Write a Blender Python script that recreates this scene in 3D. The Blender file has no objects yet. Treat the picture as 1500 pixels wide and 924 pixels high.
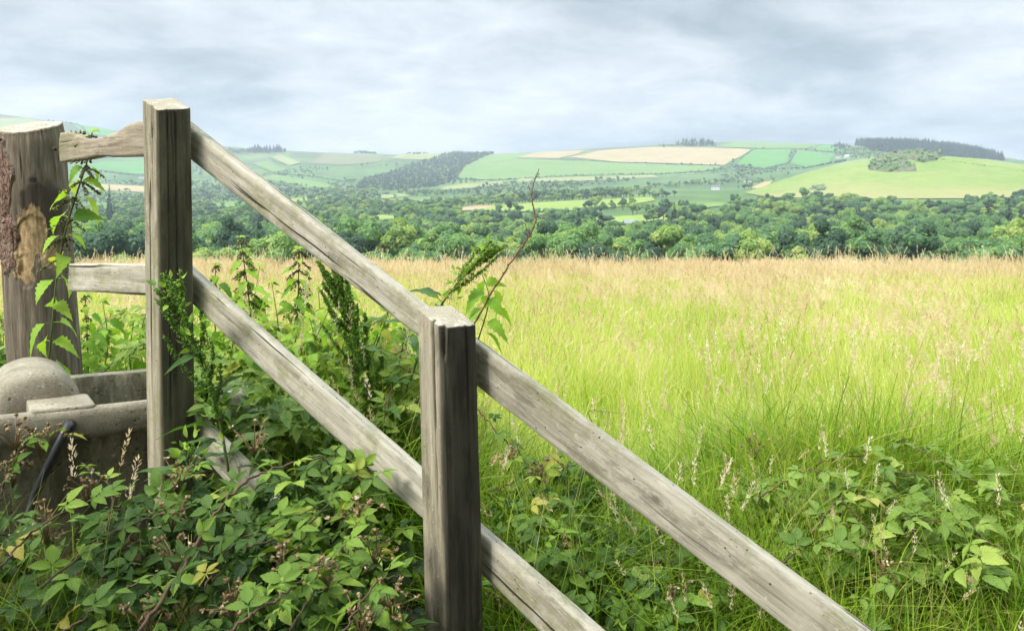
import bpy, math, random
import numpy as np
from mathutils import Vector, Matrix
from mathutils.geometry import delaunay_2d_cdt

R = math.radians
EYE = 1.6                 # eye height; ground under the camera is z = 0
F_PX, CX, HZ = 1250.0, 750.0, 330.0     # focal length, centre column and eye level of the 1500 px wide photograph
SC = bpy.context.scene
COL = SC.collection
rng = np.random.default_rng(7)

# ------------------------------------------------------------------ small maths
def sstep(a, b, x):
    t = np.clip((np.asarray(x, float) - a) / (b - a), 0, 1)
    return t * t * (3 - 2 * t)

def _hash(ix, iy, seed):
    h = (ix.astype(np.int64) * 374761393 + iy.astype(np.int64) * 668265263 + seed * 1442695041) & 0x7fffffff
    h = ((h ^ (h >> 13)) * 1274126177) & 0x7fffffff
    return ((h ^ (h >> 16)) & 0xffff) / 65535.0

def vnoise(x, y, seed=0):
    x = np.asarray(x, float); y = np.asarray(y, float)
    ix = np.floor(x); iy = np.floor(y)
    fx = x - ix; fy = y - iy
    fx = fx * fx * (3 - 2 * fx); fy = fy * fy * (3 - 2 * fy)
    a = _hash(ix, iy, seed); b = _hash(ix + 1, iy, seed)
    c = _hash(ix, iy + 1, seed); d = _hash(ix + 1, iy + 1, seed)
    return (a * (1 - fx) + b * fx) * (1 - fy) + (c * (1 - fx) + d * fx) * fy

def fbm(x, y, seed=0, o=4):
    s = 0; a = .5; t = 0
    for i in range(o):
        s = s + a * vnoise(x * 2 ** i, y * 2 ** i, seed + i * 17); t += a; a *= .5
    return s / t

def P(px, py, d):
    """a point at depth d metres seen at that place of the photograph"""
    return np.array([(px - CX) / F_PX * d, d, EYE + (HZ - py) / F_PX * d])

def on_plane(px, py, p0, n):
    """where the sight line meets the upright plane through p0 with plan normal n"""
    u = (px - CX) / F_PX
    d = (p0[0] * n[0] + p0[1] * n[1]) / (u * n[0] + n[1])
    return P(px, py, d)

# ------------------------------------------------------------------ mesh building
class MB:
    def __init__(s):
        s.v = []; s.f = {}; s.n = 0; s.uv = []; s.tone = []
    def add(s, verts, faces, uv=None, tone=0.5, mat=0):
        verts = np.asarray(verts, float).reshape(-1, 3); k = len(verts)
        s.v.append(verts)
        s.uv.append(np.zeros((k, 2)) if uv is None else np.asarray(uv, float).reshape(-1, 2))
        s.tone.append(np.full(k, tone) if np.isscalar(tone) else np.asarray(tone, float).reshape(-1))
        if not isinstance(faces, (list, tuple)): faces = [faces]
        for f in faces:
            f = np.asarray(f, int)
            if f.size: s.f.setdefault((f.shape[1], mat), []).append(f + s.n)
        s.n += k
    def mesh(s, name, mats, smooth=True):
        me = bpy.data.meshes.new(name)
        V = np.concatenate(s.v); me.vertices.add(len(V)); me.vertices.foreach_set('co', V.ravel())
        idx, start, total, mi = [], [], [], []; pos = 0
        for (k, m), fl in s.f.items():
            f = np.concatenate(fl); n = len(f)
            idx.append(f.ravel()); start.append(pos + np.arange(n) * k); total.append(np.full(n, k)); mi.append(np.full(n, m)); pos += n * k
        idx = np.concatenate(idx)
        me.loops.add(len(idx)); me.loops.foreach_set('vertex_index', idx.astype(np.int32))
        start = np.concatenate(start); me.polygons.add(len(start))
        me.polygons.foreach_set('loop_start', start.astype(np.int32))
        me.polygons.foreach_set('material_index', np.concatenate(mi).astype(np.int32))
        me.polygons.foreach_set('use_smooth', np.full(len(start), smooth))
        uv = np.concatenate(s.uv)[idx]
        me.uv_layers.new(name='UVMap').data.foreach_set('uv', uv.astype(np.float32).ravel())
        me.attributes.new('tone', 'FLOAT', 'POINT').data.foreach_set('value', np.concatenate(s.tone).astype(np.float32))
        for m in (mats if isinstance(mats, (list, tuple)) else [mats]): me.materials.append(m)
        me.update(calc_edges=True); me.validate()
        return me
    def build(s, name, mats, parent=None, smooth=True, matrix=None):
        o = bpy.data.objects.new(name, s.mesh(name, mats, smooth)); COL.objects.link(o)
        if parent is not None: o.parent = parent
        if matrix is not None: o.matrix_local = matrix
        return o

def tag(o, label=None, cat=None, group=None, kind=None):
    if label: o['label'] = label
    if cat: o['category'] = cat
    if group: o['group'] = group
    if kind: o['kind'] = kind
    return o

def empty(name, loc, label=None, cat=None, group=None):
    o = bpy.data.objects.new(name, None); COL.objects.link(o)
    o.location = Vector([float(a) for a in loc]); o.empty_display_size = .2
    return tag(o, label, cat, group)

def grid_faces(nr, nc, wrap=False):
    r, c = np.meshgrid(np.arange(nr - 1), np.arange(nc if wrap else nc - 1), indexing='ij')
    c2 = (c + 1) % nc
    return np.stack([r * nc + c, r * nc + c2, (r + 1) * nc + c2, (r + 1) * nc + c], -1).reshape(-1, 4)

def spline(pts, n):
    """Catmull-Rom through the points"""
    p = np.asarray(pts, float); p = np.vstack([2 * p[0] - p[1], p, 2 * p[-1] - p[-2]])
    m = len(p) - 3; t = np.linspace(0, m - 1e-9, n); i = np.floor(t).astype(int); t = (t - i)[:, None]
    a, b, c, d = p[i], p[i + 1], p[i + 2], p[i + 3]
    return .5 * (2 * b + (c - a) * t + (2 * a - 5 * b + 4 * c - d) * t ** 2 + (3 * b - a - 3 * c + d) * t ** 3)

def tube(mb, pts, r0, r1=None, sides=6, tone=.5, cap=True, mat=0):
    p = np.asarray(pts, float); n = len(p)
    r = np.linspace(r0, r0 if r1 is None else r1, n) if np.isscalar(r0) else np.asarray(r0)
    t = np.gradient(p, axis=0); t /= np.linalg.norm(t, axis=1)[:, None] + 1e-9
    ref = np.array([0, 0, 1.]) if abs(t[:, 2]).mean() < .8 else np.array([1., 0, 0])
    u = np.cross(t, ref); u /= np.linalg.norm(u, axis=1)[:, None] + 1e-9; w = np.cross(t, u)
    a = np.arange(sides) / sides * 2 * np.pi
    ring = p[:, None] + r[:, None, None] * (u[:, None] * np.cos(a)[None, :, None] + w[:, None] * np.sin(a)[None, :, None])
    fs = [grid_faces(n, sides, True)]
    if cap: fs += [np.arange(sides)[None, ::-1], (np.arange(sides) + (n - 1) * sides)[None]]
    uv = np.stack(np.meshgrid(np.linspace(0, 1, n), np.arange(sides) / sides, indexing='ij'), -1)
    mb.add(ring.reshape(-1, 3), fs, uv.reshape(-1, 2), tone, mat)

def frames(direction, up, roll=None):
    """rotation matrices (N,3,3): local y along direction, local z near up"""
    y = np.asarray(direction, float); y = y / (np.linalg.norm(y, axis=1)[:, None] + 1e-9)
    up = np.asarray(up, float); x = np.cross(y, up); x /= np.linalg.norm(x, axis=1)[:, None] + 1e-9
    z = np.cross(x, y)
    return np.stack([x, y, z], -1)

def place(mb, tpl, pos, rot, scale, tone, mat=0):
    """copies of a template (verts, faces, uv) into one mesh"""
    V, fl, uv = tpl; k = len(V); n = len(pos)
    if n == 0: return
    W = np.einsum('nij,kj->nki', rot, V) * np.asarray(scale).reshape(-1, 1, 1) + np.asarray(pos)[:, None]
    off = (np.arange(n) * k)[:, None, None]
    mb.add(W.reshape(-1, 3), [(f[None] + off).reshape(-1, f.shape[1]) for f in fl], np.tile(uv, (n, 1)), np.repeat(tone, k), mat)

OCT_V = np.array([[1, 0, 0], [-1, 0, 0], [0, 1, 0], [0, -1, 0], [0, 0, 1], [0, 0, -1]], float)
OCT_F = np.array([[0, 2, 4], [2, 1, 4], [1, 3, 4], [3, 0, 4], [2, 0, 5], [1, 2, 5], [3, 1, 5], [0, 3, 5]])
OCT = (OCT_V, [OCT_F], np.zeros((6, 2)))

def rand_rot(n, g=rng):
    q = g.normal(size=(n, 4)); q /= np.linalg.norm(q, axis=1)[:, None]
    w, x, y, z = q.T
    return np.stack([np.stack([1 - 2 * (y * y + z * z), 2 * (x * y - z * w), 2 * (x * z + y * w)], -1),
                     np.stack([2 * (x * y + z * w), 1 - 2 * (x * x + z * z), 2 * (y * z - x * w)], -1),
                     np.stack([2 * (x * z - y * w), 2 * (y * z + x * w), 1 - 2 * (x * x + y * y)], -1)], 1)

# ------------------------------------------------------------------ materials
def new_mat(name):
    m = bpy.data.materials.new(name); m.use_nodes = True
    nt = m.node_tree; nt.nodes.clear()
    out = nt.nodes.new('ShaderNodeOutputMaterial')
    return m, nt, out

class NT:
    """short hand for wiring nodes"""
    def __init__(s, nt): s.t = nt
    def n(s, typ, **kw):
        nd = s.t.nodes.new(typ)
        for k, v in kw.items(): setattr(nd, k, v)
        return nd
    def link(s, a, b): s.t.links.new(a, b)
    def put(s, sock, v):
        if isinstance(v, bpy.types.NodeSocket): s.link(v, sock)
        else:
            if isinstance(v, (tuple, list)) and sock.type == 'RGBA' and len(v) == 3: v = (*v, 1)
            sock.default_value = v
    def math(s, op, a, b=None, c=None, clamp=False):
        nd = s.n('ShaderNodeMath', operation=op, use_clamp=clamp)
        s.put(nd.inputs[0], a)
        if b is not None: s.put(nd.inputs[1], b)
        if c is not None: s.put(nd.inputs[2], c)
        return nd.outputs[0]
    def mix(s, f, a, b, blend='MIX'):
        nd = s.n('ShaderNodeMix', data_type='RGBA', blend_type=blend)
        s.put(nd.inputs['Factor'], f); s.put(nd.inputs[6], a); s.put(nd.inputs[7], b)
        return nd.outputs[2]
    def noise(s, vec, scale, detail=4, rough=.55, dist=0.0):
        nd = s.n('ShaderNodeTexNoise')
        if vec is not None: s.link(vec, nd.inputs['Vector'])
        nd.inputs['Scale'].default_value = scale; nd.inputs['Detail'].default_value = detail
        nd.inputs['Roughness'].default_value = rough; nd.inputs['Distortion'].default_value = dist
        return nd.outputs['Fac']
    def scale(s, vec, sc, loc=(0, 0, 0)):
        nd = s.n('ShaderNodeMapping'); s.link(vec, nd.inputs['Vector'])
        nd.inputs['Scale'].default_value = sc; nd.inputs['Location'].default_value = loc
        return nd.outputs[0]
    def ramp(s, f, stops, interp='LINEAR'):
        nd = s.n('ShaderNodeValToRGB'); s.put(nd.inputs[0], f); cr = nd.color_ramp; cr.interpolation = interp
        while len(cr.elements) < len(stops): cr.elements.new(.5)
        for e, (p, c) in zip(cr.elements, stops):
            e.position = p; e.color = (c, c, c, 1) if np.isscalar(c) else (*c, 1)
        return nd.outputs[0]
    def step(s, f, a, b):
        nd = s.n('ShaderNodeMapRange', interpolation_type='SMOOTHSTEP'); s.put(nd.inputs[0], f)
        nd.inputs[1].default_value = a; nd.inputs[2].default_value = b
        return nd.outputs[0]
    def bump(s, h, strength, dist):
        nd = s.n('ShaderNodeBump'); nd.inputs['Strength'].default_value = strength; nd.inputs['Distance'].default_value = dist
        s.put(nd.inputs['Height'], h); return nd.outputs[0]
    def attr(s, name): return s.n('ShaderNodeAttribute', attribute_name=name).outputs['Fac']
    def bsdf(s, col, rough=.8, normal=None, spec=.3):
        b = s.n('ShaderNodeBsdfPrincipled'); s.put(b.inputs['Base Color'], col); s.put(b.inputs['Roughness'], rough)
        b.inputs['Specular IOR Level'].default_value = spec
        if normal is not None: s.link(normal, b.inputs['Normal'])
        return b.outputs[0]

def leaf_mat(name, stops, rough=.45, trans=.3, veins=0, spec=.35, gain=(1.25, 1.3, .7), rnd=0.0, drift=None, bump=.25):
    """stops: colours along the leaf tone attribute"""
    m, nt, out = new_mat(name); k = NT(nt)
    t = k.attr('tone')
    if rnd: t = k.math('ADD', t, k.math('MULTIPLY', k.math('SUBTRACT', k.n('ShaderNodeObjectInfo').outputs['Random'], .5), rnd))
    if drift:
        g = k.n('ShaderNodeNewGeometry').outputs['Position']
        t = k.math('ADD', t, k.math('MULTIPLY', k.math('SUBTRACT', k.noise(g, drift[0], 3), .5), drift[1]), clamp=True)
    col = k.ramp(t, stops); nrm = None
    if veins:
        uv = k.n('ShaderNodeUVMap', uv_map='UVMap').outputs[0]
        sx = k.n('ShaderNodeSeparateXYZ'); k.link(uv, sx.inputs[0])
        a = k.math('ABSOLUTE', k.math('SUBTRACT', sx.outputs[0], .5))
        w = k.math('SINE', k.math('MULTIPLY', k.math('SUBTRACT', sx.outputs[1], k.math('MULTIPLY', a, .55)), veins * 6.283))
        rib = k.step(a, .035, .0)
        h = k.math('SUBTRACT', k.math('MULTIPLY', w, .5), rib)
        nrm = k.bump(h, bump * 2, .0012)
        vein = k.step(w, -.75, -1.0)
        oc = k.n('ShaderNodeTexCoord').outputs['Object']; spot = k.step(k.noise(oc, 70, 3, .6), .66, .72); col = k.mix(k.math('MULTIPLY', spot, .6), col, (.20, .13, .05)); col = k.mix(k.math('MULTIPLY', k.step(k.noise(oc, 24, 3), .4, .62), .3), col, k.mix(.5, col, (.16, .22, .05)))
        col = k.mix(k.math('MULTIPLY', k.math('MAXIMUM', vein, rib), .35), col, k.mix(.5, col, (.30, .38, .16)))
    b = k.bsdf(col, rough, nrm, spec)
    tr = k.n('ShaderNodeBsdfTranslucent')
    tc = k.mix(1.0, col, gain, 'MULTIPLY'); k.put(tr.inputs[0], tc)
    if nrm is not None: k.link(nrm, tr.inputs['Normal'])
    mx = k.n('ShaderNodeMixShader'); mx.inputs[0].default_value = trans
    k.link(b, mx.inputs[1]); k.link(tr.outputs[0], mx.inputs[2]); k.link(mx.outputs[0], out.inputs[0])
    return m

def wood_mat(name, axis, light, mid, dark, stain_shade=None, stain_shade_col=(.1, .1, .07), algae=.25, seed=0., endgrain=True, lichen=.4, ring=(0, 0)):
    m, nt, out = new_mat(name); k = NT(nt)
    co = k.n('ShaderNodeTexCoord').outputs['Object']
    co = k.scale(co, (1, 1, 1), (seed, seed * .7, seed * 1.3))
    raw = k.n('ShaderNodeTexCoord').outputs['Object']
    st = lambda a, c: (a, c, c) if axis == 'X' else (c, c, a)
    warp = k.n('ShaderNodeTexNoise'); k.link(co, warp.inputs[0]); warp.inputs['Scale'].default_value = 3.5
    wv = k.n('ShaderNodeVectorMath', operation='MULTIPLY_ADD'); k.link(warp.outputs['Color'], wv.inputs[0])
    wv.inputs[1].default_value = (.018, .018, .018); k.link(co, wv.inputs[2]); cw = wv.outputs[0]
    g1 = k.noise(k.scale(cw, st(2.6, 48)), 1, 7, .68)
    g2 = k.noise(k.scale(cw, st(11, 260)), 1, 4, .6)
    bl = k.noise(co, 7, 5, .6, .3)
    bl2 = k.noise(co, 26, 4, .65)
    col = k.ramp(g1, [(.27, dark), (.45, mid), (.66, light)])
    col = k.mix(k.math('MULTIPLY', k.step(g2, .46, .3), .42), col, dark)
    # worn pale patches and brown blotches
    col = k.mix(k.math('MULTIPLY', k.step(bl, .52, .72), .45), col, light)
    col = k.mix(k.math('MULTIPLY', k.step(bl, .42, .25), .5), col, mid)
    col = k.mix(k.math('MULTIPLY', k.step(k.noise(co, 4.3, 6, .75), .47, .64), algae), col, (.165, .17, .065))
    col = k.mix(k.math('MULTIPLY', k.step(k.noise(k.scale(cw, st(5, 16)), 1, 6, .75), .54, .60), .38), col, tuple(min(c * 1.22, .6) for c in light))
    col = k.mix(k.math('MULTIPLY', k.step(k.noise(k.scale(cw, st(3, 12), (9, 4, 2)), 1, 6, .75), .55, .63), .55), col, dark)
    col = k.mix(k.math('MULTIPLY', k.step(k.noise(co, 90, 3, .6), .63, .7), lichen), col, (.52, .53, .47))
    # knots
    vo = k.n('ShaderNodeTexVoronoi'); k.link(k.scale(cw, st(4.2, 9.5)), vo.inputs[0]); vo.inputs['Scale'].default_value = 1
    vo.inputs['Randomness'].default_value = 1
    kd = vo.outputs['Distance']
    kn = k.step(k.math('ADD', kd, k.math('MULTIPLY', g1, .08)), .135, .075); rings = k.math('MULTIPLY', k.math('ABSOLUTE', k.math('SINE', k.math('MULTIPLY', kd, 60))), k.step(kd, .26, .10))
    col = k.mix(k.math('MULTIPLY', kn, .6), col, (.075, .055, .035))
    col = k.mix(k.math('MULTIPLY', rings, .3), col, dark)
    # drying cracks
    ck = k.noise(k.scale(cw, st(.9, 46), (3.3, 1.1, 5.2)), 1, 2, .5)
    crack = k.math('MULTIPLY', k.step(ck, .36, .325), k.step(k.noise(co, 2.2, 2), .38, .5))
    col = k.mix(k.math('MULTIPLY', crack, .9), col, (.018, .015, .01))
    # pin holes and dirt specks
    pv = k.n('ShaderNodeTexVoronoi'); k.link(co, pv.inputs[0]); pv.inputs['Scale'].default_value = 62
    pin = k.math('MULTIPLY', k.step(pv.outputs['Distance'], .17, .1), k.step(bl2, .52, .6))
    col = k.mix(k.math('MULTIPLY', pin, .8), col, (.03, .02, .014))
    sx = k.n('ShaderNodeSeparateXYZ'); k.link(raw, sx.inputs[0])
    if stain_shade:
        # wet green-black growth, deepened by painted shade, on one face of the post, ending in a ragged line
        wob = k.math('MULTIPLY', k.math('SUBTRACT', k.noise(k.scale(co, st(3, 14)), 1, 4, .6), .5), .016)
        sm = k.step(k.math('ADD', sx.outputs[0], wob), stain_shade[0], stain_shade[1])
        sm = k.math('MULTIPLY', sm, k.math('ADD', k.math('MULTIPLY', k.step(g1, .7, .38), .14), .86))
        scol = k.mix(k.step(k.noise(k.scale(co, st(7, 20)), 1, 4), .4, .62), stain_shade_col, tuple(c * 1.9 for c in stain_shade_col))
        col = k.mix(k.math('MULTIPLY', sm, stain_shade[2]), col, scol)
    if endgrain:
        nz = k.n('ShaderNodeSeparateXYZ'); k.link(k.n('ShaderNodeTexCoord').outputs['Normal'], nz.inputs[0])
        up = k.step(k.math('ABSOLUTE', nz.outputs[0 if axis == 'X' else 2]), .72, .86)
        rad = k.n('ShaderNodeVectorMath', operation='LENGTH')
        rv = k.scale(cw, (1, 1, 0) if axis == 'Z' else (0, 1, 1), tuple(-a for a in ((seed + ring[0], seed * .7 + ring[1], 0))) if axis == 'Z' else (0, 0, 0))
        k.link(rv, rad.inputs[0])
        rg = k.math('SINE', k.math('MULTIPLY', rad.outputs['Value'], 900))
        ec = k.mix(k.math('MULTIPLY', k.step(rg, -.2, .8), .6), tuple(c * .95 for c in light), tuple(c * .7 for c in mid))
        ec = k.mix(k.step(bl2, .5, .68), ec, (.50, .48, .42)); ec = k.mix(k.step(bl, .44, .34), ec, (.09, .075, .055))
        col = k.mix(k.math('MULTIPLY', up, .85), col, ec)
    h = k.math('ADD', k.math('MULTIPLY', g2, .5), k.math('ADD', g1, k.math('MULTIPLY', crack, -2.2)))
    h = k.math('SUBTRACT', h, k.math('MULTIPLY', pin, .8))
    k.link(k.bsdf(col, k.ramp(bl, [(.3, .75), (.7, .92)]), k.bump(h, .55, .004), .2), out.inputs[0])
    return m

def simple_mat(name, c1, c2, scale=8, rough=.85, bump=.3, dist=.01, detail=6, spec=.25, extra=None, fine=0):
    m, nt, out = new_mat(name); k = NT(nt)
    co = k.n('ShaderNodeTexCoord').outputs['Object']
    n = k.noise(co, scale, detail, .62)
    col = k.ramp(n, [(.3, c1), (.7, c2)])
    if extra: col = extra(k, co, col)
    if fine:
        f1 = k.noise(co, fine, 4, .7); col = k.mix(k.math('MULTIPLY', k.step(f1, .5, .36), .45), col, tuple(v * .45 for v in c1)); n = k.math('ADD', n, k.math('MULTIPLY', f1, .55))
        f2 = k.n('ShaderNodeTexVoronoi'); k.link(co, f2.inputs[0]); f2.inputs['Scale'].default_value = fine * .35; pit = k.math('MULTIPLY', k.step(f2.outputs['Distance'], .3, .12), k.step(k.noise(co, fine * .12, 2), .5, .58)); n = k.math('SUBTRACT', n, k.math('MULTIPLY', pit, .8)); col = k.mix(k.math('MULTIPLY', pit, .6), col, (.03, .026, .018))
    k.link(k.bsdf(col, rough, k.bump(n, bump, dist), spec), out.inputs[0])
    return m

# ================================================================== TERRAIN
TPX = np.array([-500, 0, 150, 300, 450, 600, 720, 850, 1000, 1100, 1200, 1330, 1420, 1500, 1700, 2100], float)
ROWS = {
 20:  [432] * 16,
 28:  [456] * 16,
 45:  [500] * 16,
 90:  [512] * 16,
 150: [470] * 16,
 250: [412, 412, 412, 412, 412, 412, 412, 412, 412, 412, 412, 412, 412, 412, 412, 412],
 400: [384, 384, 384, 384, 384, 384, 384, 384, 384, 384, 382, 380, 380, 380, 380, 380],
 600: [357, 357, 357, 357, 357, 356, 355, 354, 350, 346, 344, 343, 343, 343, 343, 343],
 750: [341, 341, 341, 341, 341, 340, 339, 336, 330, 322, 319, 318, 318, 318, 318, 318],
 900: [328, 328, 328, 328, 328, 326, 318, 313, 312, 306, 303, 301, 300, 300, 300, 300],
 1150: [313, 313, 313, 313, 313, 310, 302, 293, 292, 294, 278, 262, 262, 266, 280, 290],
 1400: [304, 304, 304, 304, 304, 302, 297, 289, 287, 283, 246, 221, 228, 241, 262, 285],
 1700: [294, 293, 293, 293, 294, 294, 289, 281, 279, 277, 255, 240, 245, 255, 265, 285],
 2100: [282, 280, 282, 283, 283, 284, 280, 273, 270, 268, 258, 250, 252, 258, 265, 285],
 2500: [262, 264, 269, 273, 274, 273, 269, 265, 263, 255, 245, 238, 240, 248, 258, 280],
 3000: [225, 238, 246, 257, 257, 256, 245, 241, 237, 228, 222, 209, 221, 235, 250, 275],
 3500: [180, 196, 215, 237, 238, 234, 229, 223, 215, 214, 212, 214, 228, 240, 255, 275],
 4000: [130, 159, 183, 209, 221, 223, 224, 219, 207, 206, 210, 220, 236, 250, 265, 280],
 5200: [180, 200, 220, 240, 245, 245, 245, 240, 235, 235, 238, 240, 250, 260, 275, 285],
 9000: [280] * 16,
}
_rd = np.array(sorted(ROWS)); _tab = np.array([ROWS[d] for d in _rd], float)
_gx = np.arange(-500, 2101, 10.0); _gl = np.arange(math.log(20), math.log(9000), .02)
_lat = np.array([np.interp(_gx, TPX, r) for r in _tab])
_lat = np.array([np.interp(_gl, np.log(_rd), _lat[:, j]) for j in range(len(_gx))]).T
def _blur(a, ax, r):
    ker = np.exp(-.5 * (np.arange(-3 * r, 3 * r + 1) / r) ** 2); ker /= ker.sum()
    pad = [(0, 0), (0, 0)]; pad[ax] = (3 * r, 3 * r)
    b = np.pad(a, pad, mode='edge')
    return np.apply_along_axis(lambda v: np.convolve(v, ker, 'valid'), ax, b)
_lat = _blur(_blur(_lat, 1, 4), 0, 2)

def near_z(x, y):
    z = -1.5 - .15 * sstep(4, 22, y)
    z = z + .62 * np.exp(-(((x + 1.5) / 1.5) ** 2 + ((y - 2.9) / 1.3) ** 2))
    z = z + .36 * np.exp(-(((x - 1.25) / 1.0) ** 2 + ((y - 2.75) / .75) ** 2))
    z = z - .1 * sstep(2.2, .3, y)
    return z + .05 * (fbm(x * 1.3 + 9, y * 1.3, 3) - .5) + .12 * (fbm(x * .25, y * .25, 5) - .5)

def H(x, y):
    """ground height (world z)"""
    x = np.asarray(x, float); y = np.asarray(y, float)
    d = np.clip(y, 20.5, 8900)
    px = np.clip(CX + F_PX * x / d, -499, 2099)
    a = (px + 500) / 10; b = (np.log(d) - _gl[0]) / .02
    i = np.clip(np.floor(a).astype(int), 0, len(_gx) - 2); j = np.clip(np.floor(b).astype(int), 0, len(_gl) - 2)
    fa = np.clip(a - i, 0, 1); fb = np.clip(b - j, 0, 1)
    py = (_lat[j, i] * (1 - fa) + _lat[j, i + 1] * fa) * (1 - fb) + (_lat[j + 1, i] * (1 - fa) + _lat[j + 1, i + 1] * fa) * fb
    zf = (HZ - py) / F_PX * d
    amp = sstep(300, 2500, y) * 14
    zf = zf + amp * (fbm(x / 330 + 3, y / 330, 11, 3) - .5)
    w = sstep(17, 27, y)
    return EYE + near_z(x, y) * (1 - w) + zf * w

_md = np.exp(np.linspace(math.log(120), math.log(7000), 1600))
def hit(px, py, dmin=0):
    """where the sight line through that place of the photograph first meets the far ground"""
    x = (px - CX) / F_PX * _md; z = EYE + (HZ - py) / F_PX * _md
    g = (H(x, _md) >= z) & (_md > dmin)
    ok = np.nonzero(g)[0]
    i = ok[0] if len(ok) else int(np.argmin(np.where(_md > dmin, (z - H(x, _md)) / _md, 9e9)))
    return np.array([x[i], _md[i], H(x[i], _md[i])])

# ground sheet -----------------------------------------------------
ry = np.concatenate([np.arange(-12, 0, .8), np.arange(0, 8, .12), np.exp(np.linspace(math.log(8), math.log(8800), 420))])
cs = np.linspace(-1.5, 1.5, 420); cs = np.sign(cs) * np.abs(cs) ** 1.0
Yg, Sg = np.meshgrid(ry, cs, indexing='ij')
Xg = Sg * (np.maximum(Yg, 0) + 5)
mb = MB(); mb.add(np.stack([Xg, Yg, H(Xg, Yg)], -1).reshape(-1, 3), grid_faces(len(ry), len(cs))[:, ::1])
m, nt, out = new_mat('ground_soil_and_turf'); k = NT(nt)
pos = k.n('ShaderNodeNewGeometry').outputs['Position']
sy = k.n('ShaderNodeSeparateXYZ'); k.link(pos, sy.inputs[0])
soil = k.ramp(k.noise(pos, 6, 6, .65), [(.3, (.028, .02, .012)), (.7, (.07, .052, .03))])
turf = k.ramp(k.noise(pos, .9, 5, .6), [(.3, (.24, .29, .05)), (.7, (.38, .39, .10))])
near = k.mix(k.step(sy.outputs[1], 3.0, 6.0), soil, turf)
big = k.noise(pos, .004, 6, .62)
fine = k.noise(pos, .03, 5, .65)
farc = k.ramp(big, [(.32, (.05, .105, .03)), (.5, (.09, .165, .045)), (.66, (.15, .22, .065))])
farc = k.mix(k.math('MULTIPLY', k.step(fine, .45, .6), .6), farc, (.05, .085, .035))
farc = k.mix(k.math('MULTIPLY', k.step(sy.outputs[2], 200, 330), k.step(k.noise(pos, .006, 4), .42, .6)), farc, (.10, .095, .055))
col = k.mix(k.step(sy.outputs[1], 40, 120), near, farc)
k.link(k.bsdf(col, .95, k.bump(k.noise(pos, 18, 5), .6, .03), .1), out.inputs[0])
ground = mb.build('ground', m); tag(ground, kind='structure')

# ------------------------------------------------------------------ pasture sheets on the hills
def grass_field_mat(name, a, b, sc=.012, c=None):
    m, nt, out = new_mat(name); k = NT(nt)
    pos = k.n('ShaderNodeNewGeometry').outputs['Position']
    n1 = k.noise(pos, sc, 5, .6); n2 = k.noise(pos, sc * 9, 4, .6)
    col = k.ramp(n1, [(.35, a), (.65, b)])
    col = k.mix(k.math('MULTIPLY', k.step(n2, .35, .7), .45), col, tuple(v * .66 for v in a))
    n3 = k.noise(k.scale(pos, (1, .35, 1)), sc * 3.1, 6, .7); col = k.mix(k.math('MULTIPLY', k.step(n3, .5, .68), .5), col, (a[0] * 1.35, a[1] * 1.08, a[2] * 1.25))
    wv = k.math('SINE', k.math('ADD', k.math('MULTIPLY', k.n('ShaderNodeSeparateXYZ').outputs[0], 0.0), k.math('MULTIPLY', n1, 60))); col = k.mix(k.math('MULTIPLY', k.step(wv, .8, 1), .12), col, tuple(v * .6 for v in a))
    if c:
        s = k.n('ShaderNodeSeparateXYZ'); k.link(pos, s.inputs[0])
        f = k.math('ADD', k.step(s.outputs[2], c[1], c[2]), k.math('MULTIPLY', k.math('SUBTRACT', n1, .5), 1.3), clamp=True)
        col = k.mix(f, col, c[0])
    k.link(k.bsdf(col, .95, None, .05), out.inputs[0])
    return m
M_HAY = grass_field_mat('ripe_hay', (.30, .245, .125), (.38, .305, .155))
M_PALE = grass_field_mat('pale_grass', (.20, .24, .09), (.26, .285, .115))
M_GREEN = grass_field_mat('pasture_grass', (.115, .21, .055), (.17, .25, .07))
M_LUSH = grass_field_mat('lush_grass', (.075, .21, .045), (.115, .255, .06))
M_ROUGH = grass_field_mat('rough_grass', (.13, .17, .075), (.22, .19, .10))
M_KNOLL = grass_field_mat('grazed_hill_grass', (.15, .235, .05), (.215, .27, .08), .006, ((.27, .25, .11), 70, 20))
M_LAWN = grass_field_mat('mown_grass', (.18, .27, .06), (.24, .30, .075))
M_SOIL = grass_field_mat('bare_earth', (.30, .21, .12), (.42, .33, .19))

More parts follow.
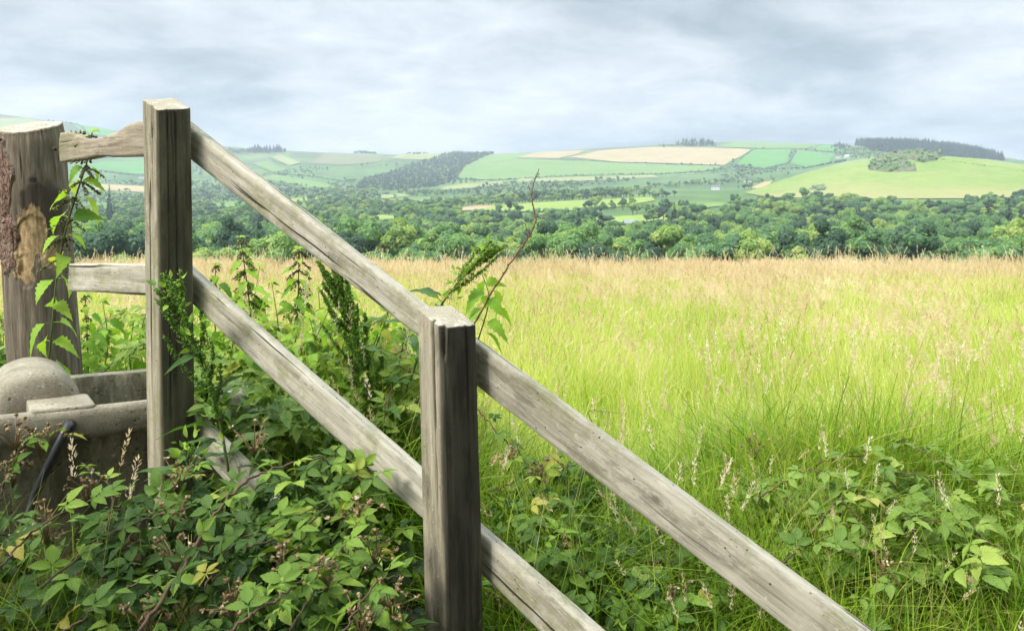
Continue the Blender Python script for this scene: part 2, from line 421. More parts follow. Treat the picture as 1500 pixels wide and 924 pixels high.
PATCHES = [   # name, material, outline in the photograph
 ('hay_field', M_HAY, [(832, 231), (850, 228), (880, 221), (960, 216), (1060, 218), (1102, 220), (1062, 243), (900, 238)], 1),
 ('hay_field', M_HAY, [(757, 232), (785, 224), (858, 221), (845, 227), (818, 233)], 1),
 ('pasture', M_GREEN, [(672, 262), (672, 248), (697, 236), (722, 227), (780, 225), (756, 233), (900, 240), (1060, 245), (1040, 251), (960, 256), (860, 258), (700, 265)], 0),
 ('pasture', M_PALE, [(757, 268), (760, 263), (840, 260), (955, 257), (966, 261), (850, 266)], 1),
 ('pasture', M_PALE, [(640, 277), (680, 270), (735, 267), (738, 271), (660, 279)], 1),
 ('pasture', M_LAWN, [(690, 311), (720, 303), (770, 299), (860, 294), (955, 290), (960, 295), (905, 304), (830, 310), (740, 312)], 1),
 ('ploughed_ground', M_SOIL, [(648, 309), (700, 302), (728, 302), (716, 307), (680, 310)], 2),
 ('pasture', M_LAWN, [(858, 322), (920, 317), (992, 313), (998, 319), (930, 329), (880, 330)], 1),
 ('pasture', M_LUSH, [(1075, 243), (1106, 220), (1160, 219), (1152, 240), (1120, 247)], 1),
 ('pasture', M_LUSH, [(1158, 240), (1168, 221), (1222, 227), (1214, 240), (1180, 246)], 1),
 ('pasture', M_GREEN, [(1046, 216), (1080, 208), (1150, 210), (1200, 213), (1180, 218), (1110, 218)], 1),
 ('pasture', M_LUSH, [(1188, 217), (1206, 213), (1248, 217), (1240, 225), (1200, 222)], 2),
 ('hill_pasture', M_KNOLL, [(1090, 284), (1150, 263), (1200, 248), (1240, 238), (1280, 231), (1330, 224), (1390, 227), (1450, 235), (1520, 245), (1640, 262), (1640, 288), (1500, 295), (1400, 292), (1250, 293), (1130, 290)], 0),
 ('pasture', M_LUSH, [(112, 247), (150, 238), (216, 236), (222, 258), (150, 251)], 1),
 ('hay_field', M_HAY, [(135, 270), (216, 274), (222, 283), (140, 279)], 2),
 ('pasture', M_LUSH, [(108, 183), (150, 187), (172, 191), (160, 201), (120, 196)], 0),
 ('pasture', M_PALE, [(-20, 174), (40, 174), (92, 186), (95, 196), (30, 192), (-20, 190)], 0),
 ('pasture', M_LUSH, [(100, 215), (150, 208), (212, 210), (212, 226), (120, 230)], 0),
 ('rough_pasture', M_ROUGH, [(452, 240), (480, 224), (566, 223), (556, 238), (500, 243)], 1),
 ('pasture', M_PALE, [(572, 233), (592, 224), (668, 224), (656, 233), (610, 235)], 1),
 ('pasture', M_PALE, [(396, 231), (412, 228), (440, 239), (424, 243)], 1),
 ('pasture', M_GREEN, [(380, 262), (400, 257), (470, 268), (492, 276), (450, 275)], 1),
 ('pasture', M_GREEN, [(372, 240), (392, 237), (420, 250), (400, 253)], 1),
 ('pasture', M_HAY, [(1098, 276), (1118, 268), (1132, 266), (1120, 279)], 2),
 ('lawn', M_LAWN, [(1365, 347), (1420, 344), (1475, 345), (1470, 352), (1400, 355)], 2),
 ('pasture', M_GREEN, [(296, 301), (340, 296), (376, 300), (330, 305)], 1),
 ('pasture', M_PALE, [(545, 288), (585, 285), (604, 288), (560, 292)], 2),
 ('pasture', M_LAWN, [(418, 293), (455, 289), (474, 292), (430, 297)], 1),
 ('pasture', M_GREEN, [(1010, 302), (1050, 298), (1074, 301), (1030, 306)], 2),
 ('pasture', M_LAWN, [(520, 318), (560, 316), (600, 319), (560, 324)], 2),
]
def in_poly(px, py, poly):
    px = np.asarray(px, float); py = np.asarray(py, float); inside = np.zeros(px.shape, bool)
    n = len(poly)
    for i in range(n):
        x1, y1 = poly[i]; x2, y2 = poly[(i + 1) % n]
        c = ((y1 > py) != (y2 > py)) & (px < (x2 - x1) * (py - y1) / (y2 - y1 + 1e-9) + x1)
        inside ^= c
    return inside
patch_info = []
for name, mat, poly, clear in PATCHES:
    o2 = []
    for (ax, ay), (bx, by) in zip(poly, poly[1:] + poly[:1]):
        n = max(2, int(math.hypot(bx - ax, (by - ay) * 3) / 8))
        for t in range(n): o2.append(hit(ax + (bx - ax) * t / n, ay + (by - ay) * t / n))
    o2 = np.array(o2); xy = o2[:, :2]
    dm = np.median(xy[:, 1]); patch_info.append((poly, xy[:, 1].min(), xy[:, 1].max(), clear))
    sp = max(10, dm * .012)
    gx_, gy_ = np.meshgrid(np.arange(xy[:, 0].min(), xy[:, 0].max(), sp), np.arange(xy[:, 1].min(), xy[:, 1].max(), sp * 1.5))
    gx_, gy_ = gx_.ravel(), gy_.ravel()
    ins = in_poly(gx_, gy_, [tuple(p) for p in xy])
    pts = [Vector((float(a), float(b))) for a, b in xy] + [Vector((float(a), float(b))) for a, b in zip(gx_[ins], gy_[ins])]
    nb = len(xy)
    vs, es, fs, _, _, _ = delaunay_2d_cdt(pts, [(i, (i + 1) % nb) for i in range(nb)], [list(range(nb))], 1, 1e-4)
    V = np.array([[v.x, v.y] for v in vs]); zz = H(V[:, 0], V[:, 1]) + .5 + V[:, 1] * .0006
    mb = MB(); mb.add(np.column_stack([V, zz]), np.array([f for f in fs if len(f) == 3]))
    tag(mb.build(name, mat), kind='structure')
#@@END_TERRAIN

# ================================================================== TREES
TREE_STOPS = [(0, (.07, .13, .08)), (.3, (.115, .215, .10)), (.55, (.165, .30, .105)), (.8, (.25, .37, .105)), (1, (.34, .42, .13))]
M_CROWN = leaf_mat('broadleaf_foliage', TREE_STOPS, .6, .45, rnd=1.0, spec=.2)
M_PINE = leaf_mat('conifer_foliage', [(0, (.025, .055, .035)), (.6, (.045, .09, .045)), (1, (.075, .13, .055))], .6, .15, rnd=.5, spec=.2)
M_BARK = simple_mat('tree_bark', (.06, .045, .03), (.14, .115, .085), 3)

def ico(sub):
    import bmesh
    b = bmesh.new(); bmesh.ops.create_icosphere(b, subdivisions=sub, radius=1)
    v = np.array([p.co[:] for p in b.verts]); f = np.array([[q.index for q in p.verts] for p in b.faces]); b.free()
    return v, f
ICO2 = ico(2); ICO1 = ico(1)

def crown_mb(seed, n=11, rx=4.6, rz=4.6, zc=7.6, cards=170, cs=.56, mat=0, mb=None, tone0=.5):
    g = np.random.default_rng(seed); mb = mb or MB(); L = []
    for i in range(n):
        d = g.normal(size=3); d /= np.linalg.norm(d)
        if d[2] < -.5: d[2] *= -.6
        rr = g.uniform(.38, .92)
        c = np.array([d[0] * rx * rr, d[1] * rx * rr, zc + d[2] * rz * rr])
        L.append((c, g.uniform(.26, .50) * rx))
    L.append((np.array([0, 0, zc - .5]), rx * .62))
    for c, r in L:
        lt = tone0 + g.normal() * .09
        v = ICO2[0] * (.86 * r) * (1 + .16 * (vnoise(ICO2[0][:, 0] * 2.3 + c[0] * 3, ICO2[0][:, 1] * 2.3 + ICO2[0][:, 2] * 1.7, seed) - .5))[:, None]
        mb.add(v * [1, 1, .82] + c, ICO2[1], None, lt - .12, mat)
        nv = g.normal(size=(cards, 3)); nv /= np.linalg.norm(nv, axis=1)[:, None]
        nv[:, 2] = np.where(nv[:, 2] < -.45, -nv[:, 2] * .5, nv[:, 2])
        p = c + nv * [1, 1, .82] * r * g.uniform(.84, 1.1, (cards, 1))
        keep = np.ones(cards, bool)
        for c2, r2 in L:
            if c2 is not c: keep &= np.linalg.norm((p - c2) / [1, 1, .82], axis=1) > r2 * .86
        p, nv = p[keep], nv[keep]
        nn = nv + g.normal(size=nv.shape) * .45 + [0, 0, .25]
        t = np.cross(nn, g.normal(size=nv.shape))
        fr = frames(t, nn)
        a = np.array([0, 1.1, 2.0, 3.1, 4.3, 5.2]); rad = np.array([1, .7, 1.05, .75, 1, .6])
        tpl = (np.stack([np.cos(a) * rad * .62, np.sin(a) * rad * .62, np.array([0, .1, -.08, .1, -.1, .05])], -1), [np.array([[0, 1, 2, 3], [0, 3, 4, 5]])], np.zeros((6, 2)))
        place(mb, tpl, p, fr, g.uniform(.6, 1.25, len(p)) * cs, lt + g.normal(size=len(p)) * .1, mat)
    return mb

def trunk_mb(seed, h=6.0, r=.34, mb=None, mat=0):
    g = np.random.default_rng(seed + 50); mb = mb or MB()
    tube(mb, spline([[0, 0, -.8], [g.normal() * .1, g.normal() * .1, h * .4], [g.normal() * .3, g.normal() * .3, h * .75], [g.normal() * .4, g.normal() * .4, h]], 8), r * 1.2, r * .45, 8, mat=mat)
    for i in range(5):
        a = i * 1.3 + g.uniform(0, .6); z0 = h * g.uniform(.38, .6)
        tube(mb, spline([[0, 0, z0], [math.cos(a) * 1.2, math.sin(a) * 1.2, z0 + 1.3], [math.cos(a) * 2.6, math.sin(a) * 2.6, z0 + 2.8]], 6), r * .45, r * .15, 6, mat=mat)
    return mb

def pine_mb(seed, mb=None, mat=0, h=17., w=3.6):
    g = np.random.default_rng(seed + 90); mb = mb or MB()
    tiers = 17
    tpl = (np.array([[-.5, 0, 0], [.5, 0, 0], [.34, 1, -.12], [0, 1.35, -.3], [-.34, 1, -.12]]), [np.array([[0, 1, 2, 3, 4]])], np.zeros((5, 2)))
    for i in range(tiers):
        f = i / (tiers - 1); z = 2.5 + f * (h - 2.9); rad = w * (1 - f) ** .8 * g.uniform(.8, 1.12) + .35
        n = int(8 + 16 * (1 - f)); a = g.uniform(0, 6.28, n)
        for q in (1.0, .55):
            d = np.stack([np.cos(a), np.sin(a), np.full(n, -.12)], -1)
            fr = frames(d, np.stack([d[:, 0] * .3, d[:, 1] * .3, np.ones(n)], -1) + g.normal(size=(n, 3)) * .25)
            place(mb, tpl, np.stack([np.cos(a) * rad * (q - .55), np.sin(a) * rad * (q - .55), z + g.normal(size=n) * .25], -1), fr, g.uniform(.5, .85, n) * max(rad * .7, .7), .45 + g.normal(size=n) * .12, mat)
    return mb

NV = 8
SPEC = [dict(n=11), dict(n=12, rx=5.2, rz=4.2, zc=6.9), dict(n=10, rx=3.9, rz=5.4, zc=8.2), dict(n=13, rx=5.6, rz=4.4, zc=7.4, tone0=.58),
        dict(n=11, rx=4.4, rz=4.8, tone0=.4), dict(n=9, rx=3.5, rz=4.2, zc=6.2, tone0=.6), dict(n=14, rx=5.8, rz=5.0, zc=7.8, tone0=.45), dict(n=12, rx=4.8, rz=4.0, zc=6.6, tone0=.52)]
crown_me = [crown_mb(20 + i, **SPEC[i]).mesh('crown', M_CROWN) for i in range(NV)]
trunk_me = [trunk_mb(20 + i).mesh('trunk', M_BARK) for i in range(NV)]
pine_me = [pine_mb(i, h=15 + 2 * i, w=3.4 + .4 * i).mesh('crown', M_PINE) for i in range(3)]
def pine_trunk():
    b = MB(); tube(b, [[0, 0, -.8], [0, 0, 8], [0, 0, 14.5]], .4, .08, 8); return b
pinetr_me = pine_trunk().mesh('trunk', M_BARK)
def joined(i):
    b = MB(); crown_mb(20 + i, mb=b, **SPEC[i]); trunk_mb(20 + i, mb=b, mat=1)
    return bpy.data.objects.new('woodland_tree_form', b.mesh('woodland_tree_form', [M_CROWN, M_BARK]))
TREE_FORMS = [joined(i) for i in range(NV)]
PINE_FORMS = [bpy.data.objects.new('conifer_form', me) for me in pine_me]
BUSH_FORMS = [bpy.data.objects.new('bush_form', crown_mb(70 + i, n=6, rx=2.4, rz=1.6, zc=1.3, cards=45, cs=.6, tone0=.42).mesh('bush_form', M_CROWN)) for i in range(3)]

def scatter(name, pts, rot, scl, kind, forms):
    """one object: copies of the forms on a set of points"""
    me = bpy.data.meshes.new(name); me.vertices.add(len(pts)); me.vertices.foreach_set('co', np.asarray(pts, np.float32).ravel())
    for an, ty, d in (('rot', 'FLOAT_VECTOR', rot), ('scl', 'FLOAT_VECTOR', scl)):
        me.attributes.new(an, ty, 'POINT').data.foreach_set('vector', np.asarray(d, np.float32).ravel())
    me.attributes.new('form', 'INT', 'POINT').data.foreach_set('value', np.asarray(kind, np.int32))
    o = bpy.data.objects.new(name, me); COL.objects.link(o)
    ng = bpy.data.node_groups.new(name, 'GeometryNodeTree')
    ng.interface.new_socket('Geometry', in_out='INPUT', socket_type='NodeSocketGeometry')
    ng.interface.new_socket('Geometry', in_out='OUTPUT', socket_type='NodeSocketGeometry')
    N = ng.nodes.new; L = ng.links.new
    gi = N('NodeGroupInput'); go = N('NodeGroupOutput'); mp = N('GeometryNodeMeshToPoints'); L(gi.outputs[0], mp.inputs[0])
    def na(a, ty):
        q = N('GeometryNodeInputNamedAttribute'); q.data_type = ty; q.inputs[0].default_value = a; return q.outputs[0]
    rv, sv, kv = na('rot', 'FLOAT_VECTOR'), na('scl', 'FLOAT_VECTOR'), na('form', 'INT')
    j = N('GeometryNodeJoinGeometry')
    for i, f in enumerate(forms):
        oi = N('GeometryNodeObjectInfo'); oi.inputs['Object'].default_value = f
        cp = N('FunctionNodeCompare'); cp.data_type = 'INT'; cp.operation = 'EQUAL'
        ia = [s for s in cp.inputs if s.type == 'INT']; L(kv, ia[0]); ia[1].default_value = i
        ip = N('GeometryNodeInstanceOnPoints'); L(mp.outputs[0], ip.inputs['Points']); L(cp.outputs[0], ip.inputs['Selection'])
        L(oi.outputs['Geometry'], ip.inputs['Instance']); L(rv, ip.inputs['Rotation']); L(sv, ip.inputs['Scale'])
        L(ip.outputs[0], j.inputs[0])
    L(j.outputs[0], go.inputs[0])
    md = o.modifiers.new('copies', 'NODES'); md.node_group = ng
    return tag(o, kind='stuff')

# candidates over the valley floor and lower slopes
g = np.random.default_rng(31)
cand = []
d = 205.0
while d < 3300:
    s = 8.4 * (1 + d / 1700)
    half = d * .66 + 20
    xs = np.arange(-half, half, s) + g.uniform(0, s)
    xs = xs + g.normal(size=len(xs)) * s * .33; ys = d + g.normal(size=len(xs)) * s * .4
    cand.append(np.column_stack([xs, ys])); d += s * (.95 + d / 4000)
cand = np.concatenate(cand)
cx_, cy_ = cand[:, 0], cand[:, 1]; cz = H(cx_, cy_)
def toscreen(x, y, z): return CX + F_PX * x / y, HZ - F_PX * (z - EYE) / y
bpx, bpy_ = toscreen(cx_, cy_, cz)
scale = g.uniform(.62, 1.3, len(cand)) * (1 - .18 * sstep(700, 1500, cy_))
mask = fbm(cx_ / 150 + 7, cy_ / 210, 41, 3)
thr = np.interp(cy_, [0, 700, 950, 1300, 1800, 2400, 3300], [0, .15, .42, .47, .52, .57, .64])
thr = thr - .10 * sstep(760, 560, bpx) * sstep(800, 1000, cy_) * sstep(2600, 2000, cy_)
keep = mask > thr
keep &= (bpx > -60) & (bpx < 1560)
knoll = in_poly(bpx, bpy_, [(1078, 290), (1150, 259), (1200, 244), (1240, 234), (1330, 215), (1460, 228), (1700, 250), (1700, 297), (1400, 300), (1250, 300), (1130, 296)]) & (cy_ > 840)
keep &= ~knoll
for poly, d0, d1, clear in patch_info:
    keep &= ~(in_poly(bpx, bpy_, poly) & (cy_ > d0 * .96) & (cy_ < d1 * 1.04))
    if clear:
        for fr in ((.98, .62) if clear == 1 else (.98, .7, .4)):
            tx, ty = toscreen(cx_, cy_, cz + 12.2 * scale * fr)
            keep &= ~(in_poly(tx, ty + (2 if clear == 1 else 0), poly) & (cy_ < d0))
cand, cz, scale = cand[keep], cz[keep], scale[keep]
order = np.argsort(cand[:, 1]); cand, cz, scale = cand[order], cz[order], scale[order]
form = g.integers(0, NV, len(cand)); rotz = g.uniform(0, 6.28, len(cand))

# the nearest ones stand as trees of their own
TREE_LABELS = ['rounded mid green broadleaf tree in the valley wood below the grass crest', 'broad low crowned green tree in the valley wood below the grass crest',
               'upright oval green tree in the valley wood below the grass crest', 'wide yellow green crowned tree in the valley wood below the grass crest',
               'dark green rounded tree in the valley wood below the grass crest', 'small bright green tree in the valley wood below the grass crest',
               'large spreading deep green tree in the valley wood below the grass crest', 'short dense green tree in the valley wood below the grass crest']
tx, ty = toscreen(cand[:, 0], cand[:, 1], cz + 12 * scale)
seen = (tx > -25) & (tx < 1525) & (ty < 392)
near_i = np.nonzero(seen)[0][:300]
single = np.zeros(len(cand), bool); single[near_i] = True
for i in near_i:
    f = int(form[i])
    t = empty('broadleaf_tree', (cand[i, 0], cand[i, 1], cz[i]), TREE_LABELS[f], 'tree', 'broadleaf trees of the near valley wood')
    t.rotation_euler.z = float(rotz[i]); s = float(scale[i]); t.scale = (s * float(g.uniform(.8, 1.25)), s * float(g.uniform(.8, 1.25)), s * float(g.uniform(.8, 1.25)))
    for nm, me in (('crown', crown_me[f]), ('trunk', trunk_me[f])):
        c = bpy.data.objects.new(nm, me); COL.objects.link(c); c.parent = t
far = ~single & (cand[:, 1] > 200)
n = far.sum(); sc3 = scale[far][:, None] * g.uniform(.78, 1.28, (far.sum(), 3)) * [1, 1, 1.02]
scatter('valley_woodland', np.column_stack([cand[far], cz[far]]), np.column_stack([np.zeros((n, 2)), rotz[far]]), sc3, form[far], TREE_FORMS)

# dark conifers that stand out of the wood
PINES = [(848, 352, 304, 470, 'tall dark conifer with a pointed top in the middle of the valley wood'), (880, 345, 303, 500, 'slim dark conifer right beside the tall pointed one mid valley'),
         (988, 330, 296, 640, 'dark conifer standing at the end of the small bright valley field'), (1448, 345, 287, 520, 'big dark conifer at the foot of the grassy knoll'),
         (1478, 340, 290, 540, 'dark conifer between the big one and the wood edge below the knoll'), (1495, 352, 300, 470, 'dark conifer rightmost at the foot of the knoll'),
         (1222, 318, 292, 720, 'small dark conifer among the trees at the left foot of the knoll'), (1046, 352, 318, 480, 'dark conifer rising from the wood right of the small valley field'),
         (960, 358, 330, 420, 'short dark conifer amid pale broadleaf trees in the middle of the wood'), (160, 290, 270, 900, 'dark conifer in the valley seen between the round post and square post')]
for i, (px, pb, ptop, dd, lab) in enumerate(PINES):
    x = (px - CX) / F_PX * dd; z = float(H(x, dd)); top = EYE + (HZ - ptop) / F_PX * dd; me = pine_me[i % 3]
    hh = max(v.co.z for v in me.vertices); s = max((top - z) / hh, .3)
    t = empty('conifer_tree', (x, dd, z), lab, 'tree', 'dark conifers in the valley'); t.scale = (min(s, 1.15),) * 2 + (s,); t.rotation_euler.z = i * 1.1
    for nm, m_ in (('crown', me), ('trunk', pinetr_me)):
        c = bpy.data.objects.new(nm, m_); COL.objects.link(c); c.parent = t

def fill(poly, spacing, h, forms, name, label, cat, sd, jit=.4, zoff=0.0, dens=1.0, dmin=0):
    """woodland of countless trees covering an outline on the far slopes"""
    g = np.random.default_rng(sd)
    o2 = np.array([hit(*p, dmin) for p in poly])[:, :2]
    # outline on the ground
    xs, ys = np.meshgrid(np.arange(o2[:, 0].min(), o2[:, 0].max(), spacing), np.arange(o2[:, 1].min(), o2[:, 1].max() + spacing, spacing * 1.3))
    xs = (xs + g.normal(size=xs.shape) * spacing * jit).ravel(); ys = (ys + g.normal(size=ys.shape) * spacing * jit).ravel()
    k_ = in_poly(xs, ys, [tuple(p) for p in o2]) & (g.uniform(size=len(xs)) < dens)
    xs, ys = xs[k_], ys[k_]; n = len(xs)
    s = h * g.uniform(.75, 1.2, n)
    o = scatter(name, np.column_stack([xs, ys, H(xs, ys) + zoff]), np.column_stack([np.zeros((n, 2)), g.uniform(0, 6.28, n)]), np.column_stack([s, s, s]), g.integers(0, len(forms), n), forms)
    return tag(o, label, cat)

fill([(518, 276), (540, 262), (600, 243), (640, 232), (668, 226), (700, 226), (722, 222), (724, 226), (700, 236), (680, 246), (668, 262), (640, 274), (580, 280)], 13, .9, PINE_FORMS + TREE_FORMS[:2],
     'hillside_plantation', 'dark blue green wood covering the slope left of the big hillside field', 'wood', 3)
fill([(1252, 209), (1262, 203), (1330, 205), (1400, 214), (1460, 231), (1470, 236), (1400, 232), (1330, 226), (1275, 222)], 11, 1.6, PINE_FORMS, 'ridge_plantation', 'long dark conifer plantation on the skyline behind the grassy knoll', 'wood', 4, dmin=1900)
fill([(1215, 222), (1250, 218), (1290, 226), (1300, 234), (1262, 234), (1232, 232)], 16, .85, TREE_FORMS, 'farm_wood', 'blue green wood between the farmhouse and the grassy knoll', 'wood', 5, dmin=1900)

def ridge_clump(x0, x1, py, forms, h, n, name, label, sd, rows=3):
    g = np.random.default_rng(sd); xs, ys, ss = [], [], []
    for i in range(n):
        px = g.uniform(x0, x1); p = hit(px, py + g.uniform(-1.5, 2.5))
        xs.append(p[0]); ys.append(p[1]); e = min(px - x0, x1 - px) / (x1 - x0); ss.append(h * g.uniform(.7, 1.15) * (.55 + .45 * min(1, e * 5)))
    xs, ys, ss = map(np.array, (xs, ys, ss))
    o = scatter(name, np.column_stack([xs, ys, H(xs, ys)]), np.column_stack([np.zeros((n, 2)), g.uniform(0, 6.28, n)]), np.column_stack([ss, ss, ss]), g.integers(0, len(forms), n), forms)
    tag(o, label, 'trees')
ridge_clump(362, 418, 222, PINE_FORMS, 1.7, 70, 'ridge_clump', 'dark ragged trees on the skyline just right of the top fence rail', 1)
ridge_clump(332, 366, 223, TREE_FORMS, 1.3, 30, 'ridge_clump', 'low dark trees on the skyline touching the top fence rail', 2)
ridge_clump(516, 552, 224, TREE_FORMS, 1.3, 40, 'ridge_clump', 'small isolated dark clump on the skyline above the rough field', 3)
ridge_clump(594, 628, 225, TREE_FORMS, .9, 34, 'ridge_clump', 'flat low clump on the skyline above the pale strip field', 4)
ridge_clump(990, 1048, 212, PINE_FORMS + TREE_FORMS[:2], 1.6, 90, 'ridge_clump', 'dark clump of tall trees on the skyline above the hay field', 5)
ridge_clump(962, 990, 215, TREE_FORMS, .8, 14, 'ridge_clump', 'few round trees trailing left of the tall skyline clump', 6)
ridge_clump(1218, 1248, 216, PINE_FORMS, 1.1, 30, 'ridge_clump', 'short dark tree row left of the skyline plantation', 7)

def hedge(line, label, size=.8, gap=.0, sd=0, w=.6):
    g = np.random.default_rng(sd + 300); mb = MB(); pts = []
    for (ax, ay), (bx, by) in zip(line, line[1:]):
        a, b = hit(ax, ay), hit(bx, by); L = np.linalg.norm((b - a)[:2]); n = max(2, int(L / (5.5 * size)))
        t = (np.arange(n) + g.uniform(-.3, .3, n)) / n; pts.append(a[:2] + (b - a)[:2] * t[:, None])
    pts = np.concatenate(pts)[:1400]; pts = pts[g.uniform(size=len(pts)) > gap] + g.normal(size=(1, 2)) * .1
    z = H(pts[:, 0], pts[:, 1]); v, f = ICO1
    n = len(pts); s = size * g.uniform(.7, 1.3, n)
    for q in range(3):
        off = g.normal(size=(n, 2)) * w * 2.0 * size
        place(mb, (v * [1.9, 1.9, 1.5] * (1 + .25 * (vnoise(v[:, 0] * 3 + q, v[:, 1] * 3 + v[:, 2] * 2, q) - .5))[:, None], [f], np.zeros((len(v), 2))),
              np.column_stack([pts + off, z + s * g.uniform(.6, 2.1, n)]), rand_rot(n, g), s * g.uniform(.7, 1.1, n) * (1.5 if q == 0 else 1), .35 + g.normal(size=n) * .12)
    tag(mb.build('hedge', M_CROWN), label, 'hedge', 'field hedges on the far hills')
HEDGES = [
 ([(668, 263), (720, 265), (780, 261), (860, 257), (960, 256), (1045, 250)], 'long dark hedge along the foot of the big green hillside field', 1.5, .05),
 ([(820, 234), (900, 238), (980, 241), (1062, 244)], 'thin hedge between the pale hay field and the green field below it', .7, .25),
 ([(1062, 243), (1085, 231), (1104, 219)], 'steep hedge closing the right end of the pale hay field', 1.1, .05),
 ([(880, 220), (960, 215), (1040, 212)], 'thin skyline hedge running up to the tall skyline trees', .8, .3),
 ([(1104, 219), (1160, 219), (1225, 223)], 'hedge along the top of the two vivid green fields', .8, .1),
 ([(1120, 247), (1155, 240), (1168, 222)], 'crooked hedge between the two vivid green fields', .8, .1),
 ([(1075, 245), (1120, 249), (1180, 247), (1240, 236)], 'bushy hedge along the lower edge of the vivid green fields', 1.6, .05),
 ([(1046, 214), (1110, 219)], 'short hedge left of the vivid green fields near the skyline', .7, .2),
 ([(1188, 218), (1208, 212), (1250, 216)], 'hedge around the topmost small green field by the farm', .7, .2),
 ([(1380, 235), (1420, 241), (1460, 247), (1510, 254)], 'dotted bush line crossing the right slope of the knoll', .6, .45),
 ([(690, 312), (760, 312), (830, 311), (905, 305)], 'hedge below the long yellow green valley field', 1.1, .1),
 ([(830, 331), (900, 331), (935, 330)], 'low hedge in front of the small valley field', .9, .1),
 ([(640, 280), (690, 278), (740, 273)], 'hedge beneath the narrow pale strip at the wood foot', 1.3, .05),
 ([(394, 232), (424, 244), (442, 240)], 'hedge round the little pale field below the left skyline', 1.2, .1),
 ([(372, 241), (400, 255), (450, 258), (520, 268)], 'dark hedge descending through the fields behind the top rail', 1.5, .15),
 ([(380, 264), (450, 277), (500, 279)], 'hedge under the long narrow green field behind the top rail', 1.4, .1),
 ([(104, 250), (160, 253), (222, 260)], 'hedge below the vivid field seen between the two tall posts', 1.6, .1),
 ([(100, 230), (150, 232), (215, 228)], 'hedge above the vivid field seen between the two tall posts', 1.3, .15),
 ([(70, 172), (110, 182), (130, 198)], 'dark hedge on the left mountain above the broken rail', 1.6, .1),
]
for i, (ln, lab, s, gp) in enumerate(HEDGES): hedge(ln, lab, s, gp, i)

# scrubby crag on the knoll -----------------------------------------
def crag(outline, name, label, hgt, seed, mat_rock, nb):
    g = np.random.default_rng(seed)
    xy = []
    for px, py in outline:                  # stay on the near side of the knoll top
        q = hit(px, py)
        while q[1] > 1440: py += 1; q = hit(px, py)
        xy.append(q[:2])
    xy = np.array(xy)
    x0, x1, y0, y1 = xy[:, 0].min(), xy[:, 0].max(), xy[:, 1].min(), xy[:, 1].max()
    nx, ny = 110, 60
    X, Y = np.meshgrid(np.linspace(x0, x1, nx), np.linspace(y0, y1 + 25, ny))
    poly = [tuple(p) for p in xy]; ins = in_poly(X, Y, poly).astype(float)
    for _ in range(3):
        q = np.pad(ins, 1); ins = (q[1:-1, 1:-1] * 2 + q[:-2, 1:-1] + q[2:, 1:-1] + q[1:-1, :-2] + q[1:-1, 2:]) / 6
    r = fbm(X / 14, Y / 14, seed, 5); Z = H(X, Y) - 1.5 + ins * hgt * (.2 + 1.3 * np.abs(r - .5) * 2 + .5 * vnoise(X / 5, Y / 5, seed))
    base = X.mean(), Y.mean(), 0
    root = empty(name, (base[0], base[1], float(H(base[0], base[1]))), label, 'outcrop')
    zb = float(H(base[0], base[1]))
    b = MB(); b.add(np.stack([X - base[0], Y - base[1], Z - zb], -1).reshape(-1, 3), grid_faces(ny, nx)); b.build('rock', mat_rock, root)
    px_ = g.uniform(x0, x1, nb * 3); py_ = g.uniform(y0, y1, nb * 3); k_ = in_poly(px_, py_, poly); px_, py_ = px_[k_][:nb], py_[k_][:nb]; n = len(px_)
    b = MB(); v, f = ICO1; cl = fbm(px_ / 25, py_ / 25, seed + 5)
    sel = cl > .46
    for q in range(3):
        m_ = sel.sum(); place(b, (v * [1.6, 1.6, 1.2], [f], np.zeros((len(v), 2))), np.column_stack([px_[sel] - base[0] + g.normal(size=m_), py_[sel] - base[1] + g.normal(size=m_), H(px_[sel], py_[sel]) - zb - 1.5 + hgt * (.2 + 2.6 * np.abs(fbm(px_[sel] / 14, py_[sel] / 14, seed, 5) - .5) + .5 * vnoise(px_[sel] / 5, py_[sel] / 5, seed)) + g.uniform(-.5, .6, m_)]), rand_rot(m_, g), g.uniform(.7, 1.8, m_), .3 + g.normal(size=m_) * .15)
    b.build('scrub', M_CROWN, root)
M_ROCK = simple_mat('heathy_rock', (.05, .08, .025), (.16, .165, .09), .25, bump=.6, dist=.6)
crag([(1272, 250), (1282, 239), (1300, 228), (1318, 223), (1340, 218), (1366, 218), (1380, 226), (1372, 236), (1350, 240), (1330, 234), (1322, 243), (1345, 252), (1300, 254)], 'rocky_crag', 'scrub covered rocky crag on top of the grassy knoll', 12, 8, M_ROCK, 620)
crag([(1184, 279), (1192, 273), (1206, 272), (1212, 277), (1204, 281)], 'rock_outcrop', 'small grey rock outcrop low on the left flank of the knoll', 4, 9, M_ROCK, 40)

